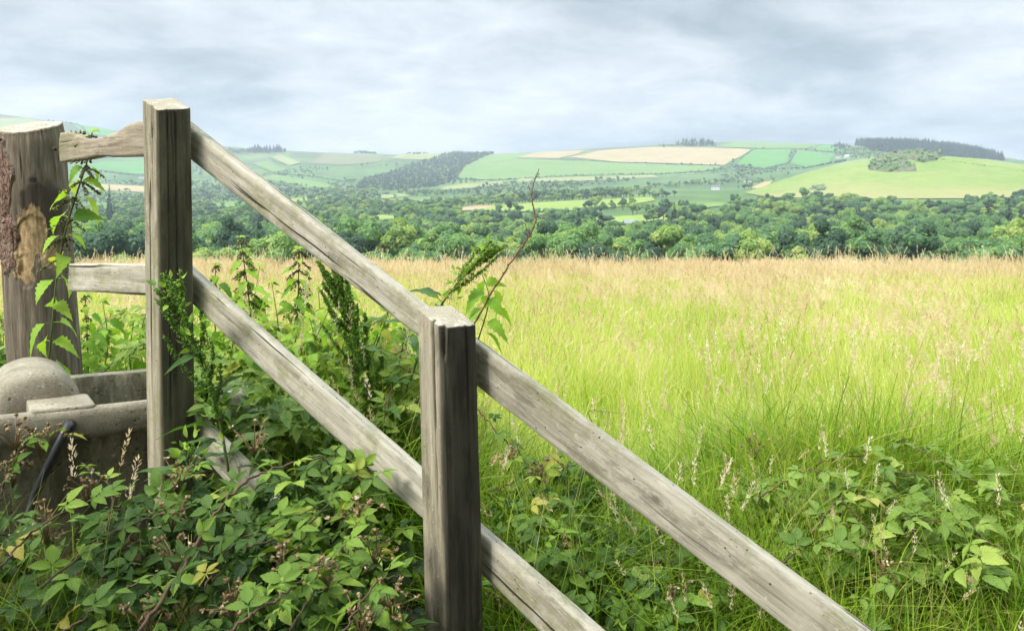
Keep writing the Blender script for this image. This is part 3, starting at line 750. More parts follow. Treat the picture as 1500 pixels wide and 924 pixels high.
# far houses ----------------------------------------------------------
M_WHITE = simple_mat('white_render', (.45, .45, .43), (.58, .58, .56), 2, bump=.05)
M_SLATE = simple_mat('slate_roof', (.10, .11, .13), (.17, .18, .20), 2, bump=.2)
M_RED = simple_mat('tiled_roof', (.30, .12, .08), (.40, .18, .11), 2, bump=.2)
M_SHEET = simple_mat('pale_sheet_roof', (.42, .46, .5), (.56, .6, .64), 1, bump=.1)
M_SHEETD = simple_mat('dull_sheet_roof', (.16, .19, .21), (.24, .27, .29), 1, bump=.1)
M_GLASS = simple_mat('dark_window_glass', (.03, .035, .04), (.06, .07, .08), 1, rough=.15, bump=0, spec=.5)
def house(px, py, w, l, h, rz, roof, label, name='farmhouse', wall=M_WHITE, lift=0.):
    p = hit(px, py); g0 = float(p[2]) + lift
    root = empty(name, (p[0], p[1], g0), label, 'house'); root.rotation_euler.z = rz
    b = MB(); hw, hl, rr = w / 2, l / 2, h + w * .38
    v = [[-hl, -hw, -2], [hl, -hw, -2], [hl, hw, -2], [-hl, hw, -2], [-hl, -hw, h], [hl, -hw, h], [hl, hw, h], [-hl, hw, h], [-hl, 0, rr - .12], [hl, 0, rr - .12]]
    b.add(v, [np.array([[0, 1, 5, 4], [2, 3, 7, 6]]), np.array([[1, 2, 6, 9, 5], [3, 0, 4, 8, 7]])]); b.build('wall', wall, root, False)
    b = MB(); e = .4
    for s in (-1, 1):
        q = np.array([[-hl - e, s * (hw + e), h - .3], [hl + e, s * (hw + e), h - .3], [hl + e, 0, rr], [-hl - e, 0, rr]]); q2 = q + [0, 0, .25]
        b.add(np.vstack([q, q2]), [np.array([[0, 1, 2, 3], [4, 7, 6, 5], [0, 4, 5, 1], [1, 5, 6, 2], [2, 6, 7, 3], [3, 7, 4, 0]])])
    rf = b.build('roof', roof, root, False)
    if h > 3.5:
        b = MB(); b.add([[x, y, z] for z in (rr - .8, rr + 1.3) for x, y in ((hl - 1.2, -.5), (hl - .2, -.5), (hl - .2, .5), (hl - 1.2, .5))], [np.array([[0, 1, 5, 4], [1, 2, 6, 5], [2, 3, 7, 6], [3, 0, 4, 7], [4, 5, 6, 7]])]); b.build('chimney', wall, rf, False)
        for xw in np.linspace(-hl * .65, hl * .65, 3):
            b = MB(); y = -hw - .05; b.add([[xw - .6, y, 1], [xw + .6, y, 1], [xw + .6, y, 2.3], [xw - .6, y, 2.3], [xw - .6, y + .1, 1], [xw + .6, y + .1, 1], [xw + .6, y + .1, 2.3], [xw - .6, y + .1, 2.3]],
                  [np.array([[0, 1, 2, 3], [0, 4, 5, 1], [1, 5, 6, 2], [2, 6, 7, 3], [3, 7, 4, 0]])]); b.build('window', M_GLASS, root, False)
house(1243, 231, 9, 26, 5, .1, M_SHEET, 'long white farmhouse beside the wood left of the grassy knoll')
house(1228, 232, 8, 14, 4.5, -.2, M_SLATE, 'smaller white farm building just left of the long farmhouse')
house(1208, 229, 8, 22, 3.2, .2, M_SLATE, 'low grey roofed barn at the top of the vivid green field', 'barn')
house(1096, 268, 8, 15, 4.5, .3, M_SLATE, 'white house among trees left of the grassy knoll', lift=3)
house(1048, 279, 9, 16, 4, -.2, M_SLATE, 'white house with a grey roof low in the valley trees', lift=2)
house(772, 293, 9, 34, 3.4, .08, M_SHEET, 'long pale roofed shed in trees behind the valley field', 'farm_shed', lift=4)
house(750, 295, 8, 14, 4, -.1, M_SLATE, 'white house at the left end of the long pale roofed shed', lift=3)
house(924, 333, 7, 12, 1.5, .05, M_SHEETD, 'dull metal roofed barn showing through trees in the mid valley', 'barn', M_SHEETD, lift=2)
house(207, 262, 8, 18, 5, .2, M_SLATE, 'white house in the far valley left of the square post')
house(504, 279, 8, 12, 4, .1, M_SLATE, 'tiny white house on the far slope under the top rail', lift=3)
#@@END_FAR

# ================================================================== FENCE
FC = np.array([-.153, 2.0]); BC = np.array([-1.012, 2.5])
FD = (FC - BC) / np.linalg.norm(FC - BC)            # along the fence, towards the lower right
FN = np.array([-FD[1], FD[0]]); FN = FN if FN[1] > 0 else -FN   # to the field side
fence = empty('wooden_fence', (FC[0], FC[1], 0), 'weathered grey timber fence with sloping rails running down beside the stone trough', 'fence')
FO = np.array(fence.location[:])

def square_post(c, yaw_n, w, z_base, z_top, sx, sy, lean, mat, label, cracks, seed):
    """c plan centre; yaw_n outward normal of the right hand face; top cut slopes sx, sy"""
    ang = math.atan2(yaw_n[1], yaw_n[0]); h = z_top - z_base; g = np.random.default_rng(seed)
    n = 168; t = np.arange(n) / n * 4; side = np.floor(t).astype(int); f = t - side; hw = w / 2
    cor = np.array([[1, -1], [1, 1], [-1, 1], [-1, -1]]) * hw
    ring = cor[side] * (1 - f[:, None]) + cor[(side + 1) % 4] * f[:, None]
    rr = .006; q = np.clip(ring, -(hw - rr), hw - rr); dv = ring - q; ln = np.linalg.norm(dv, axis=1)[:, None]
    ring = np.where(ln > rr, q + dv / (ln + 1e-9) * rr, ring)
    rows = np.concatenate([np.linspace(0, 1, 110)])
    X = np.repeat(ring[None, :, 0], len(rows), 0); Y = np.repeat(ring[None, :, 1], len(rows), 0); S = np.repeat(rows[:, None], n, 1)
    top = h + X * sx + Y * sy; Z = S * top
    nx_, ny_ = ring[:, 0] / hw, ring[:, 1] / hw
    dsp = .0028 * (fbm(np.repeat((t * 9)[None], len(rows), 0), Z * 2.5, seed) - .5) + .0022 * (fbm(np.repeat((t * 34)[None], len(rows), 0), Z * 1.2 + 4, seed + 3, 2) - .5)
    ax = np.array([0, 0])
    for cx0, cy0, wd, dp, ln_ in cracks:            # grooves: centre on the section, width, depth, length from the top
        dist = np.hypot(ring[:, 0] - cx0, ring[:, 1] - cy0)[None] + .004 * (fbm(Z * 9, Z * 0, seed + 9) - .5)
        tap = np.clip(1 - (top - Z) / ln_, 0, 1)
        dsp = dsp - dp * np.clip(1 - dist / (wd * (.35 + .65 * tap) + 1e-6), 0, 1) * (tap > 0) * tap ** .4
    rad = np.hypot(X, Y); X = X * (1 + dsp / rad); Y = Y * (1 + dsp / rad)
    X = X - lean[0] * 0; V = np.stack([X, Y, Z], -1)
    b = MB(); b.add(V.reshape(-1, 3), [grid_faces(len(rows), n, True)])
    # top cap with rings of its own so it can be rough
    last = V[-1]; cap = [last]
    for s in (.985, .9, .75, .58, .4, .2): 
        p = last * [s, s, 1]; p[:, 2] = h + p[:, 0] * sx + p[:, 1] * sy + .0015 + .005 * (fbm(p[:, 0] * 60 + seed, p[:, 1] * 60, seed + 1) - .5); cap.append(p)
    b.add(np.concatenate(cap), [grid_faces(len(cap), n, True), (np.arange(n) + (len(cap) - 1) * n)[None]])
    M = Matrix.Translation(Vector((c[0] - FO[0], c[1] - FO[1], z_base))) @ Matrix(((1, 0, -lean[0], 0), (0, 1, -lean[1], 0), (0, 0, 1, 0), (0, 0, 0, 1))) @ Matrix.Rotation(ang, 4, 'Z')
    # lean is kept by a small tilt of the post, top to the left
    M = Matrix.Translation(Vector((c[0] - FO[0], c[1] - FO[1], z_base))) @ Matrix.Rotation(-lean[0], 4, 'Y') @ Matrix.Rotation(ang, 4, 'Z')
    o = b.build('post', mat, fence, True, M); o['label'] = label
    return o

M_POSTF = wood_mat('weathered_post_wood', 'Z', (.40, .36, .27), (.26, .23, .165), (.11, .095, .065), (.026, .042, .97), (.028, .026, .018), .25, 1.7, ring=(-.03, .02))
M_POSTB = wood_mat('weathered_post_wood', 'Z', (.40, .365, .27), (.25, .225, .155), (.11, .095, .06), (.026, .044, .9), (.040, .037, .021), .45, 5.1, ring=(.02, .03))
M_RAIL = wood_mat('weathered_rail_wood', 'X', (.47, .44, .36), (.32, .30, .235), (.14, .125, .09), algae=.65, seed=2.2)
M_RAIL2 = wood_mat('weathered_rail_wood', 'X', (.46, .43, .35), (.31, .29, .225), (.135, .12, .085), algae=.7, seed=8.9)
M_RAIL3 = wood_mat('weathered_rail_wood', 'X', (.49, .46, .375), (.34, .32, .25), (.145, .13, .095), algae=.6, seed=14.3)

M_RAILOLD = wood_mat('rotting_rail_wood', 'X', (.38, .33, .25), (.24, .205, .15), (.09, .073, .05), algae=.5, seed=31.3)
zF = EYE - .215; zB = EYE + .353
lF, lB = .0235, .0139
bF, bB = EYE - 1.5, EYE - 1.15
square_post((FC[0] + lF * (zF - bF), FC[1]), (math.sin(R(40)), -math.cos(R(40))), .0986, bF, zF, -.42, -.0, (lF, 0), M_POSTF,
            'square post standing nearest, split at the top, with a black side of stain and painted shade', [(.014, -.0493, .0045, .018, .5), (.047, -.044, .011, .024, .07), (-.02, -.0493, .003, .006, .2), (.0493, .02, .003, .006, .35)], 3)
square_post((BC[0] + lB * (zB - bB), BC[1]), (math.sin(R(48.6)), -math.cos(R(48.6))), .0986, bB, zB, -.41, .147, (lB, 0), M_POSTB,
            'taller looking square post with a green side of stain and painted shade beside the trough', [(.01, -.0493, .003, .008, .3), (.0493, .0, .0035, .009, .6), (-.03, -.0493, .003, .006, .5), (.0493, -.025, .003, .006, .9)], 11)

def rail(tl, tr, bl, br, p0, nrm, thick, mat, label=None, seed=0, top_prof=None, bot_prof=None, rows=150):
    """front face corners as seen in the photograph, on an upright plane; the board goes back from it"""
    A, B_, C_, D_ = (on_plane(*q, p0, nrm) for q in (tl, tr, bl, br))
    n3 = np.array([nrm[0], nrm[1], 0.]); cen = (A + B_ + C_ + D_) / 4 + n3 * thick / 2
    xd = ((B_ + D_) - (A + C_)); L = np.linalg.norm(xd) / 2; xd /= np.linalg.norm(xd); zd = np.cross(xd, n3); zd = zd if zd[2] > 0 else -zd
    yd = np.cross(zd, xd)
    Rm = np.stack([xd, yd, zd], 1)
    n = 60; per = np.arange(n) / n * 2 * np.pi
    e = 9.0; ca, sa = np.cos(per), np.sin(per)
    q = (np.abs(ca) ** e + np.abs(sa) ** e) ** (-1 / e); ua, ub = (ca * q + 1) / 2, (sa * q + 1) / 2     # rounded square section, a back, b up
    s = np.linspace(0, 1, rows)[:, None]
    top = A * (1 - s) + B_ * s; bot = C_ * (1 - s) + D_ * s
    if top_prof is not None: top = top + np.interp(s[:, 0], *top_prof)[:, None] * np.array([0, 0, 1])
    if bot_prof is not None: bot = bot + np.interp(s[:, 0], *bot_prof)[:, None] * np.array([0, 0, 1])
    V = (bot[:, None] * (1 - ub)[None, :, None] + top[:, None] * ub[None, :, None]) + n3 * thick * ua[None, :, None]
    ss = np.repeat(s * L, n, 1); pp = np.repeat((per * 1.6)[None], rows, 0)
    d = .0045 * (fbm(ss * 3.2 + seed, pp * .6, seed) - .5) + .008 * (vnoise(ss * 2.1 + seed, pp * .5, seed + 2) - .5) + .0026 * (fbm(ss * 5, pp * 7, seed + 5) - .5)
    out = V - V.mean(1, keepdims=True); out /= np.linalg.norm(out, axis=2)[:, :, None] + 1e-9
    V = V + out * d[:, :, None]
    loc = (V.reshape(-1, 3) - cen) @ Rm
    b = MB(); b.add(loc, [grid_faces(rows, n, True), np.arange(n)[None, ::-1], (np.arange(n) + (rows - 1) * n)[None]])
    M = Matrix.Translation(Vector(cen - FO)) @ Matrix([list(r) for r in Rm]).to_4x4()
    o = b.build('rail', mat, fence, True, M)
    if label: o['label'] = label
    return o

def lin(x0, y0, m_): return lambda x: (x, y0 + m_ * (x - x0))
rp = np.append(FC + FN * .066, 0)
t_, b_ = lin(281, 189, .783), lin(281, 236, .785)
rail(t_(258), t_(653), b_(258), b_(653), rp, FN, .042, M_RAIL, 'upper rail between the two square posts', 21)
t_, b_ = lin(700, 505, .748), lin(700, 569, .782)
rail(t_(657), t_(1460), b_(657), b_(1460), rp, FN, .042, M_RAIL2, 'upper rail running off to the lower right', 22)
t_, b_ = lin(283, 403, .892), lin(283, 448, .928)
rail(t_(258), t_(653), b_(258), b_(653), rp, FN, .042, M_RAIL3, 'lower rail between the two square posts', 23)
t_, b_ = lin(703, 781, .883), lin(705, 842, .965)
rail(t_(657), t_(1060), b_(657), b_(1060), rp, FN, .042, M_RAIL, 'lower rail running down into the brambles', 24)
t_, b_ = lin(285, 613, 1.0), lin(291, 663, 1.12)
rail(t_(262), t_(430), b_(262), b_(430), rp, FN, .042, M_RAIL2, 'lowest rail sinking into the brambles', 25)

# rails to the round post
RC_top, RC_bot = P(44, 186, 3.25), P(66, 545, 3.25)
RB = np.array([RC_bot[0] + .045, 3.25])
dl = np.array([BC[0] - .02, BC[1] + .075]) - np.array([RC_top[0] + .02, 3.12]); dl /= np.linalg.norm(dl); nl = np.array([-dl[1], dl[0]])
nl = nl if nl[1] > 0 else -nl; pl = np.array([BC[0] - .02, BC[1] + .075, 0])
rail((88, 197), (232, 184), (88, 237), (232, 227), pl, nl, .05, M_RAILOLD, 'short upper rail with a broken wavy top edge', 26,
     (np.array([0, .1, .2, .28, .36, .5, .62, .72, .82, 1.]), np.array([.004, .006, -.012, -.022, -.026, -.022, -.008, .012, .018, .006])),
     (np.array([0, .25, .4, .55, .8, 1]), np.array([0, .004, .012, .004, .0, 0])))
rail((100, 386), (232, 389), (100, 427), (232, 433), pl, nl, .04, M_RAIL3, 'short lower rail to the round post', 27)
b = MB(); g = np.random.default_rng(5)      # ragged splinters on the broken rail
for i in range(16):
    p = P(113 + g.uniform(-9, 12), 198 + g.uniform(-2, 4), 2.98 + g.uniform(0, .04)) - FO
    tube(b, [p, p + [g.normal() * .012, g.normal() * .01, g.uniform(.004, .02)]], g.uniform(.003, .007), .001, 5)
b.build('splinter', simple_mat('rotten_wood', (.05, .03, .02), (.2, .11, .06), 60), fence)

def rotten(k, co, col): return col
m, nt, out = new_mat('old_round_post_wood'); k = NT(nt)
co = k.n('ShaderNodeTexCoord').outputs['Object']; s3 = k.n('ShaderNodeSeparateXYZ'); k.link(co, s3.inputs[0])
ang = k.math('ARCTAN2', s3.outputs[0], k.math('MULTIPLY', s3.outputs[1], -1)); ang = k.math('SUBTRACT', ang, .51)      # 0 towards the camera side, + to the right
cy = k.n('ShaderNodeCombineXYZ'); k.put(cy.inputs[0], k.math('MULTIPLY', ang, .115)); k.link(s3.outputs[2], cy.inputs[1])
u2 = cy.outputs[0]
wob = k.n('ShaderNodeTexNoise'); k.link(u2, wob.inputs[0]); wob.inputs['Scale'].default_value = 14; wob.inputs['Detail'].default_value = 5
uw = k.n('ShaderNodeVectorMath', operation='MULTIPLY_ADD'); k.link(wob.outputs['Color'], uw.inputs[0]); uw.inputs[1].default_value = (.075, .075, 0); k.link(u2, uw.inputs[2])
def blob(cx0, cz0, rx, rz, soft=.5):
    v = k.n('ShaderNodeMapping'); k.link(uw.outputs[0], v.inputs[0]); v.inputs['Location'].default_value = (-(cx0 + .0375) / rx, -(cz0 + .0375) / rz, 0); v.inputs['Scale'].default_value = (1 / rx, 1 / rz, 0)
    l = k.n('ShaderNodeVectorMath', operation='LENGTH'); k.link(v.outputs[0], l.inputs[0]); return k.step(l.outputs['Value'], 1.0 + soft * .5, 1.0 - soft * .5)
gr = k.noise(k.scale(u2, (60, 5, 1)), 1, 6, .65); gf = k.noise(k.scale(u2, (190, 9, 1)), 1, 4, .6); bl = k.noise(co, 9, 5, .6)
col = k.ramp(gr, [(.3, (.045, .036, .027)), (.5, (.135, .11, .08)), (.7, (.255, .22, .165))])
col = k.mix(k.math('MULTIPLY', k.step(gf, .45, .32), .5), col, (.07, .055, .04))
col = k.mix(k.math('MULTIPLY', k.step(bl, .45, .62), .4), col, (.13, .115, .075))
TZ = .93   # local height of the eye line of the picture is handled below
ROFF = {}
def zloc(py): return (EYE + (HZ - py) / F_PX * 3.13) - (EYE - 1.05)
stn = k.math('MAXIMUM', blob(.0, zloc(290), .045, .075, 1.4), k.math('MULTIPLY', blob(.05, zloc(310), .06, .12, 1.5), .8))
col = k.mix(k.math('MULTIPLY', k.step(k.math('ADD', stn, k.math('MULTIPLY', k.math('SUBTRACT', gr, .5), 1.6)), .35, .75), .85), col, (.04, .03, .022))
kn_ = k.n('ShaderNodeMapping'); k.link(u2, kn_.inputs[0]); kn_.inputs['Location'].default_value = (.002 / .016, -zloc(264) / .013, 0); kn_.inputs['Scale'].default_value = (1 / .016, 1 / .013, 0)
kl = k.n('ShaderNodeVectorMath', operation='LENGTH'); k.link(kn_.outputs[0], kl.inputs[0])
col = k.mix(k.math('MULTIPLY', k.step(kl.outputs['Value'], 1.35, 1.1), .8), col, (.10, .08, .06)); col = k.mix(k.step(kl.outputs['Value'], .85, .7), col, (.035, .03, .026))
bare = k.math('MAXIMUM', blob(-.02, zloc(338), .055, .085, 1.2), blob(-.045, zloc(385), .034, .07, 1.2)); bare = k.math('MAXIMUM', bare, blob(.035, zloc(372), .03, .06, 1.2))
bn = k.noise(k.scale(u2, (30, 14, 1)), 1, 6, .7); bare = k.step(k.math('ADD', bare, k.math('MULTIPLY', k.math('SUBTRACT', bn, .5), 1.5)), .40, .52)
bcol = k.ramp(k.noise(k.scale(u2, (70, 30, 1)), 1, 5, .6), [(.35, (.20, .135, .07)), (.6, (.40, .295, .155)), (.75, (.52, .42, .25))])
tun = k.noise(k.scale(uw.outputs[0], (45, 45, 1)), 1, 2); bcol = k.mix(k.math('MULTIPLY', k.step(k.math('ABSOLUTE', k.math('SUBTRACT', tun, .5)), .02, .008), .6), bcol, (.22, .12, .06))
col = k.mix(bare, col, bcol)
col = k.mix(k.math('MULTIPLY', blob(.01, zloc(430), .05, .06, .9), .5), col, (.10, .08, .06))
bark = k.math('MAXIMUM', blob(-.135, zloc(255), .062, .15, .12), blob(-.115, zloc(350), .05, .12, .12))
bvo = k.n('ShaderNodeTexVoronoi', feature='DISTANCE_TO_EDGE'); k.link(k.scale(uw.outputs[0], (105, 38, 1)), bvo.inputs[0]); bvo.inputs['Scale'].default_value = 1
kcol = k.mix(k.math('MULTIPLY', k.step(bvo.outputs['Distance'], .14, .0), .75), k.ramp(k.noise(co, 34, 5, .7), [(.3, (.11, .065, .045)), (.5, (.22, .14, .10)), (.7, (.33, .25, .20))]), (.05, .032, .024))
col = k.mix(bark, col, kcol)
ck = k.step(k.noise(k.scale(u2, (30, 1.1, 1)), 1, 3, .5), .35, .325); col = k.mix(k.math('MULTIPLY', ck, k.math('SUBTRACT', .9, bare, None, True)), col, (.02, .016, .012))
nz = k.n('ShaderNodeSeparateXYZ'); k.link(k.n('ShaderNodeTexCoord').outputs['Normal'], nz.inputs[0]); up = k.step(nz.outputs[2], .7, .85)
cx2 = k.n('ShaderNodeVectorMath', operation='LENGTH'); k.link(k.scale(co, (1, 1, 0)), cx2.inputs[0])
rg = k.math('SINE', k.math('MULTIPLY', k.math('ADD', cx2.outputs['Value'], k.math('MULTIPLY', bl, .02)), 420))
ec = k.mix(k.step(rg, -.3, .8), (.40, .35, .275), (.29, .24, .18)); ec = k.mix(k.step(k.noise(co, 30, 4), .5, .66), ec, (.46, .43, .38)); ec = k.mix(k.math('MULTIPLY', k.step(k.noise(co, 22, 3, .6), .40, .32), .8), ec, (.17, .10, .07))
col = k.mix(up, col, ec)
h = k.math('ADD', k.math('ADD', gr, k.math('MULTIPLY', gf, .5)), k.math('ADD', k.math('MULTIPLY', bark, k.math('ADD', .5, k.math('MULTIPLY', k.step(bvo.outputs['Distance'], .0, .12), 1.2))), k.math('MULTIPLY', ck, -2)))
h = k.math('SUBTRACT', h, k.math('MULTIPLY', bare, .5))
k.link(k.bsdf(col, .85, k.bump(h, .6, .006), .2), out.inputs[0]); M_ROUND = m

n, rows = 300, 300; zb_ = EYE - 1.05; ht = RC_top[2] - zb_
th = np.arange(n) / n * 2 * np.pi; s = np.linspace(0, 1, rows)[:, None]
rad = .128 - .012 * s + .006 * (fbm(np.cos(th)[None] * 2 + 5 + s * 0, np.sin(th)[None] * 2 + s * 3, 4) - .5) * 2 + .003 * (fbm(np.repeat((th * 6)[None], rows, 0), np.repeat(s * 4, n, 1), 8) - .5)
rad = rad - .006 * np.exp(-((s - 1) / .02) ** 2) - .010 * np.exp(-(((th[None] + np.pi / 2 + .1 + np.pi) % (2 * np.pi) - np.pi) / .25) ** 2 - ((s * ht - zloc(345)) / .09) ** 2)
arc = (((th + np.pi / 2 - .51 + np.pi) % (2 * np.pi)) - np.pi) * .115            # same measure as in the wood's material
A2, Z2 = np.meshgrid(arc, s[:, 0] * ht); jag = .9 * (fbm(A2 * 30, Z2 * 14, 61, 4) - .5)
bl2 = lambda c0, c1, rx, rz_: np.hypot((A2 - c0) / rx, (Z2 - c1) / rz_) + jag
bk = np.maximum(sstep(1.06, .94, bl2(-.135, zloc(255), .062, .15)), sstep(1.06, .94, bl2(-.115, zloc(350), .05, .12)))
br = np.maximum(sstep(1.05, .9, bl2(-.02, zloc(338), .055, .085)), sstep(1.05, .9, bl2(-.045, zloc(385), .034, .07)))
rad = rad + bk * (.004 + .009 * np.abs(fbm(A2 * 75, Z2 * 28, 62, 3) - .5) * 2) - br * .0045 * (1 - bk) + .0022 * (fbm(A2 * 90, Z2 * 4, 63, 3) - .5)
V = np.stack([rad * np.cos(th)[None], rad * np.sin(th)[None], s * (ht + .036 * np.sin(th)[None]) + 0 * th[None]], -1)
b = MB(); b.add(V.reshape(-1, 3), [grid_faces(rows, n, True)])
cap = [V[-1]]
for q in (.97, .88, .7, .5, .3, .12):
    p = V[-1] * [q, q, 1]; p[:, 2] = ht + .036 * p[:, 1] / .115 + .004 + .008 * (fbm(p[:, 0] * 30, p[:, 1] * 30, 2) - .5); cap.append(p)
b.add(np.concatenate(cap), [grid_faces(len(cap), n, True), (np.arange(n) + 6 * n)[None]])
ln = (RC_top[0] - RC_bot[0]) / (RC_top[2] - RC_bot[2])
basex = RC_bot[0] - ln * (RC_bot[2] - zb_)
rpst = b.build('post', M_ROUND, fence, True, Matrix.Translation(Vector((basex - FO[0], 3.25 - FO[1], zb_))) @ Matrix.Rotation(math.atan(ln), 4, 'Y'))
rpst['label'] = 'thick round post with a knot, flaking bark and a bare yellow patch'
b = MB()                                                     # rusty fence staples and nails
p = P(95, 204, 2.99) - FO; tube(b, [p - [.02, 0, 0], p + [.012, -.006, 0]], .0035, sides=6)
for q in (P(82, 219, 3.125), P(3, 206, 3.16)): tube(b, [q - FO, q - FO + [.004, -.02, .001]], .006, .007, 8)
b.build('nail', simple_mat('rusty_iron', (.03, .022, .018), (.09, .05, .03), 60), fence)

# ================================================================== TROUGH
M_CONC = None
def lich(k, co, col):
    col = k.mix(k.math('MULTIPLY', k.step(k.noise(co, 60, 3, .6), .62, .7), .5), col, (.55, .54, .47))
    col = k.mix(k.math('MULTIPLY', k.step(k.noise(co, 3.3, 5, .7), .5, .66), .6), col, (.10, .10, .055))
    return k.mix(k.math('MULTIPLY', k.step(k.noise(co, 130, 2, .5), .34, .28), .6), col, (.06, .05, .035))
M_CONC = simple_mat('mossy_concrete', (.20, .18, .13), (.37, .335, .255), 9, bump=.6, dist=.006, extra=lich, fine=150)
def damp_shade(k, co, col):
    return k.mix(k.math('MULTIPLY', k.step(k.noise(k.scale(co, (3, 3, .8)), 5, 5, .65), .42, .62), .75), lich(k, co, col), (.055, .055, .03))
M_CONCD = simple_mat('damp_and_shade_concrete', (.19, .172, .118), (.30, .275, .195), 7, bump=.6, dist=.006, extra=damp_shade, fine=130)
RZ = EYE - .54
a0, a1 = P(0, 612, 2.39), P(390, 571, 2.80); td = (a1 - a0)[:2] / np.linalg.norm((a1 - a0)[:2]); tn = np.array([-td[1], td[0]])
tend = a1[:2] - td * .01; LEN, WID, DEP = 1.75, .66, .46
tr = empty('water_trough', (*(tend - td * LEN / 2 + tn * WID / 2), RZ - DEP), 'old grey concrete cattle trough standing behind the square post', 'trough'); tr.rotation_euler.z = math.atan2(td[1], td[0])
def rrect(hx, hy, r, nn=9):
    pts = []
    for cx0, cy0, a in ((hx - r, hy - r, 0), (-hx + r, hy - r, 90), (-hx + r, -hy + r, 180), (hx - r, -hy + r, 270)):
        for q in np.linspace(0, 90, nn): pts.append([cx0 + r * math.cos(R(a + q)), cy0 + r * math.sin(R(a + q))])
    p = np.array(pts); q = []
    for i in range(len(p)):
        p2 = p[(i + 1) % len(p)]; n_ = max(1, int(np.linalg.norm(p2 - p[i]) / .03)); q += [p[i] + (p2 - p[i]) * j / n_ for j in range(n_)]
    return np.array(q)
base_ring = rrect(LEN / 2, WID / 2, .08); nr = len(base_ring)
prof = [(-.045, 0), (-.035, .12), (-.022, .25), (-.016, .366), (-.013, .372), (-.001, .378), (.003, .39), (.003, .440), (-.001, .454), (-.010, .462), (-.040, .462), (-.052, .458), (-.058, .448), (-.062, .40), (-.085, .2), (-.10, .08), (-.12, .07)]
V = []
for off, z in prof:
    sc_ = np.column_stack([base_ring[:, 0] * (1 + off / (LEN / 2)), base_ring[:, 1] * (1 + off / (WID / 2))])
    V.append(np.column_stack([sc_, z + .004 * (fbm(sc_[:, 0] * 4, sc_[:, 1] * 4, 6) - .5) * (z > .35)]))
b = MB(); 
b.add(np.concatenate(V[:5]), [grid_faces(5, nr, True)]); b.build('basin', M_CONCD, tr); b = MB()  # outer wall colour carries the shade of the brambles besides the damp
b.add(np.concatenate(V[4:12]), [grid_faces(8, nr, True)]); b.build('rim', M_CONC, tr)
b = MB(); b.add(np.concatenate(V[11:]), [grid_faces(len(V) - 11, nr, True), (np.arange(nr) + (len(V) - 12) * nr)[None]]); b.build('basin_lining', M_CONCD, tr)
b = MB(); q = base_ring * [1 - .075 / (LEN / 2), 1 - .075 / (WID / 2)]; b.add(np.column_stack([q, np.full(nr, .27)]), [np.arange(nr)[None]])
mw, nt, out = new_mat('still_dark_water'); k = NT(nt); k.link(k.bsdf((.012, .014, .008), .04, None, .5), out.inputs[0]); b.build('water', mw, tr)
def tl(p):     # world to trough coordinates
    q = np.asarray(p, float)[:2] - np.array(tr.location[:2]); return np.array([q @ td, q @ tn])
ce = tl(P(55, 592, 2.60)); aa, bb_ = .126, .106
th = np.linspace(0, np.pi, 40); ys_ = np.array([-.002, 0, .003, .008, .016, .028, .045, .07, .2, .34]); sc_ = np.array([.02, .3, .6, .78, .88, .945, .985, 1.0, 1.0, 1.0])
V = np.concatenate([np.column_stack([ce[0] + aa * s_ * np.cos(th), np.full(40, ce[1] + y_), .425 + (bb_ + .024) * s_ * np.sin(th) ** .8 * (1 + .02 * (vnoise(th * 3, th * 0 + y_ * 9, 3) - .5))]) for y_, s_ in zip(ys_, sc_)])
b = MB(); b.add(V, [grid_faces(len(ys_), 40)]); b.build('valve_cover', M_CONC, tr)
b = MB(); hx, hy, hz = .085, .10, .032; rg_ = rrect(hx, hy, .012, 4); nq = len(rg_)
V = np.concatenate([np.column_stack([rg_ * q, np.full(nq, z)]) for q, z in ((1, -hz), (1, hz - .008), (.985, hz - .002), (.94, hz))])
b.add(V + [ce[0] + .055, ce[1] - .075, .438], [grid_faces(4, nq, True), (np.arange(nq) + 3 * nq)[None]]); b.build('ledge', M_CONC, tr)
b = MB(); pp = spline([P(104, 622, 2.495), P(98, 627, 2.44), P(90, 643, 2.42), P(76, 672, 2.41), P(52, 722, 2.40), P(40, 760, 2.38)], 26)
tube(b, pp, np.array([.017] * 5 + [.0125] * 21), sides=12)
tag(b.build('water_pipe', simple_mat('black_rubber_hose', (.012, .013, .015), (.03, .032, .036), 40, rough=.4, bump=.1, dist=.002, spec=.5)), 'black plastic water pipe coming out of the trough side under the rim', 'pipe')
#@@END_FENCE

# ================================================================== PLANT SHAPES
def leaflet(nr=11, w=.34, serr=.10, fold=.22, droop=.25, peak=.42, L=1.0, wave=.0, seed=0):
    t = np.linspace(0, 1, nr); a = math.log(.5) / math.log(peak)
    half = w * np.sin(np.pi * t ** a) ** .85 * (1 - .35 * t ** 3); half[0] = w * .05; half[-1] = .004
    wave = wave or .012
    half[1:-1] *= 1 + serr * np.where(np.arange(1, nr - 1) % 2 == 0, 1, -1)
    c = np.array([-1, -.5, 0, .5, 1.0]); V = []
    for i, q in enumerate(t):
        x = half[i] * c; z = np.abs(x) * fold * 1.6 - droop * q * q + wave * math.sin(q * 16 + seed) * np.abs(c) * .5 - .35 * fold * np.abs(c) ** 3 * half[i]
        V.append(np.column_stack([x, np.full(5, q), z]))
    uv = np.stack(np.meshgrid(t, (c + 1) / 2, indexing='ij'), -1)[..., ::-1].reshape(-1, 2)
    return np.concatenate(V) * L, grid_faces(nr, 5), uv

def merge(parts):
    V, F, U, o = [], [], [], 0
    for v, f, u in parts: V.append(v); F.append(np.asarray(f) + o); U.append(u); o += len(v)
    return np.concatenate(V), [np.concatenate(F)], np.concatenate(U)

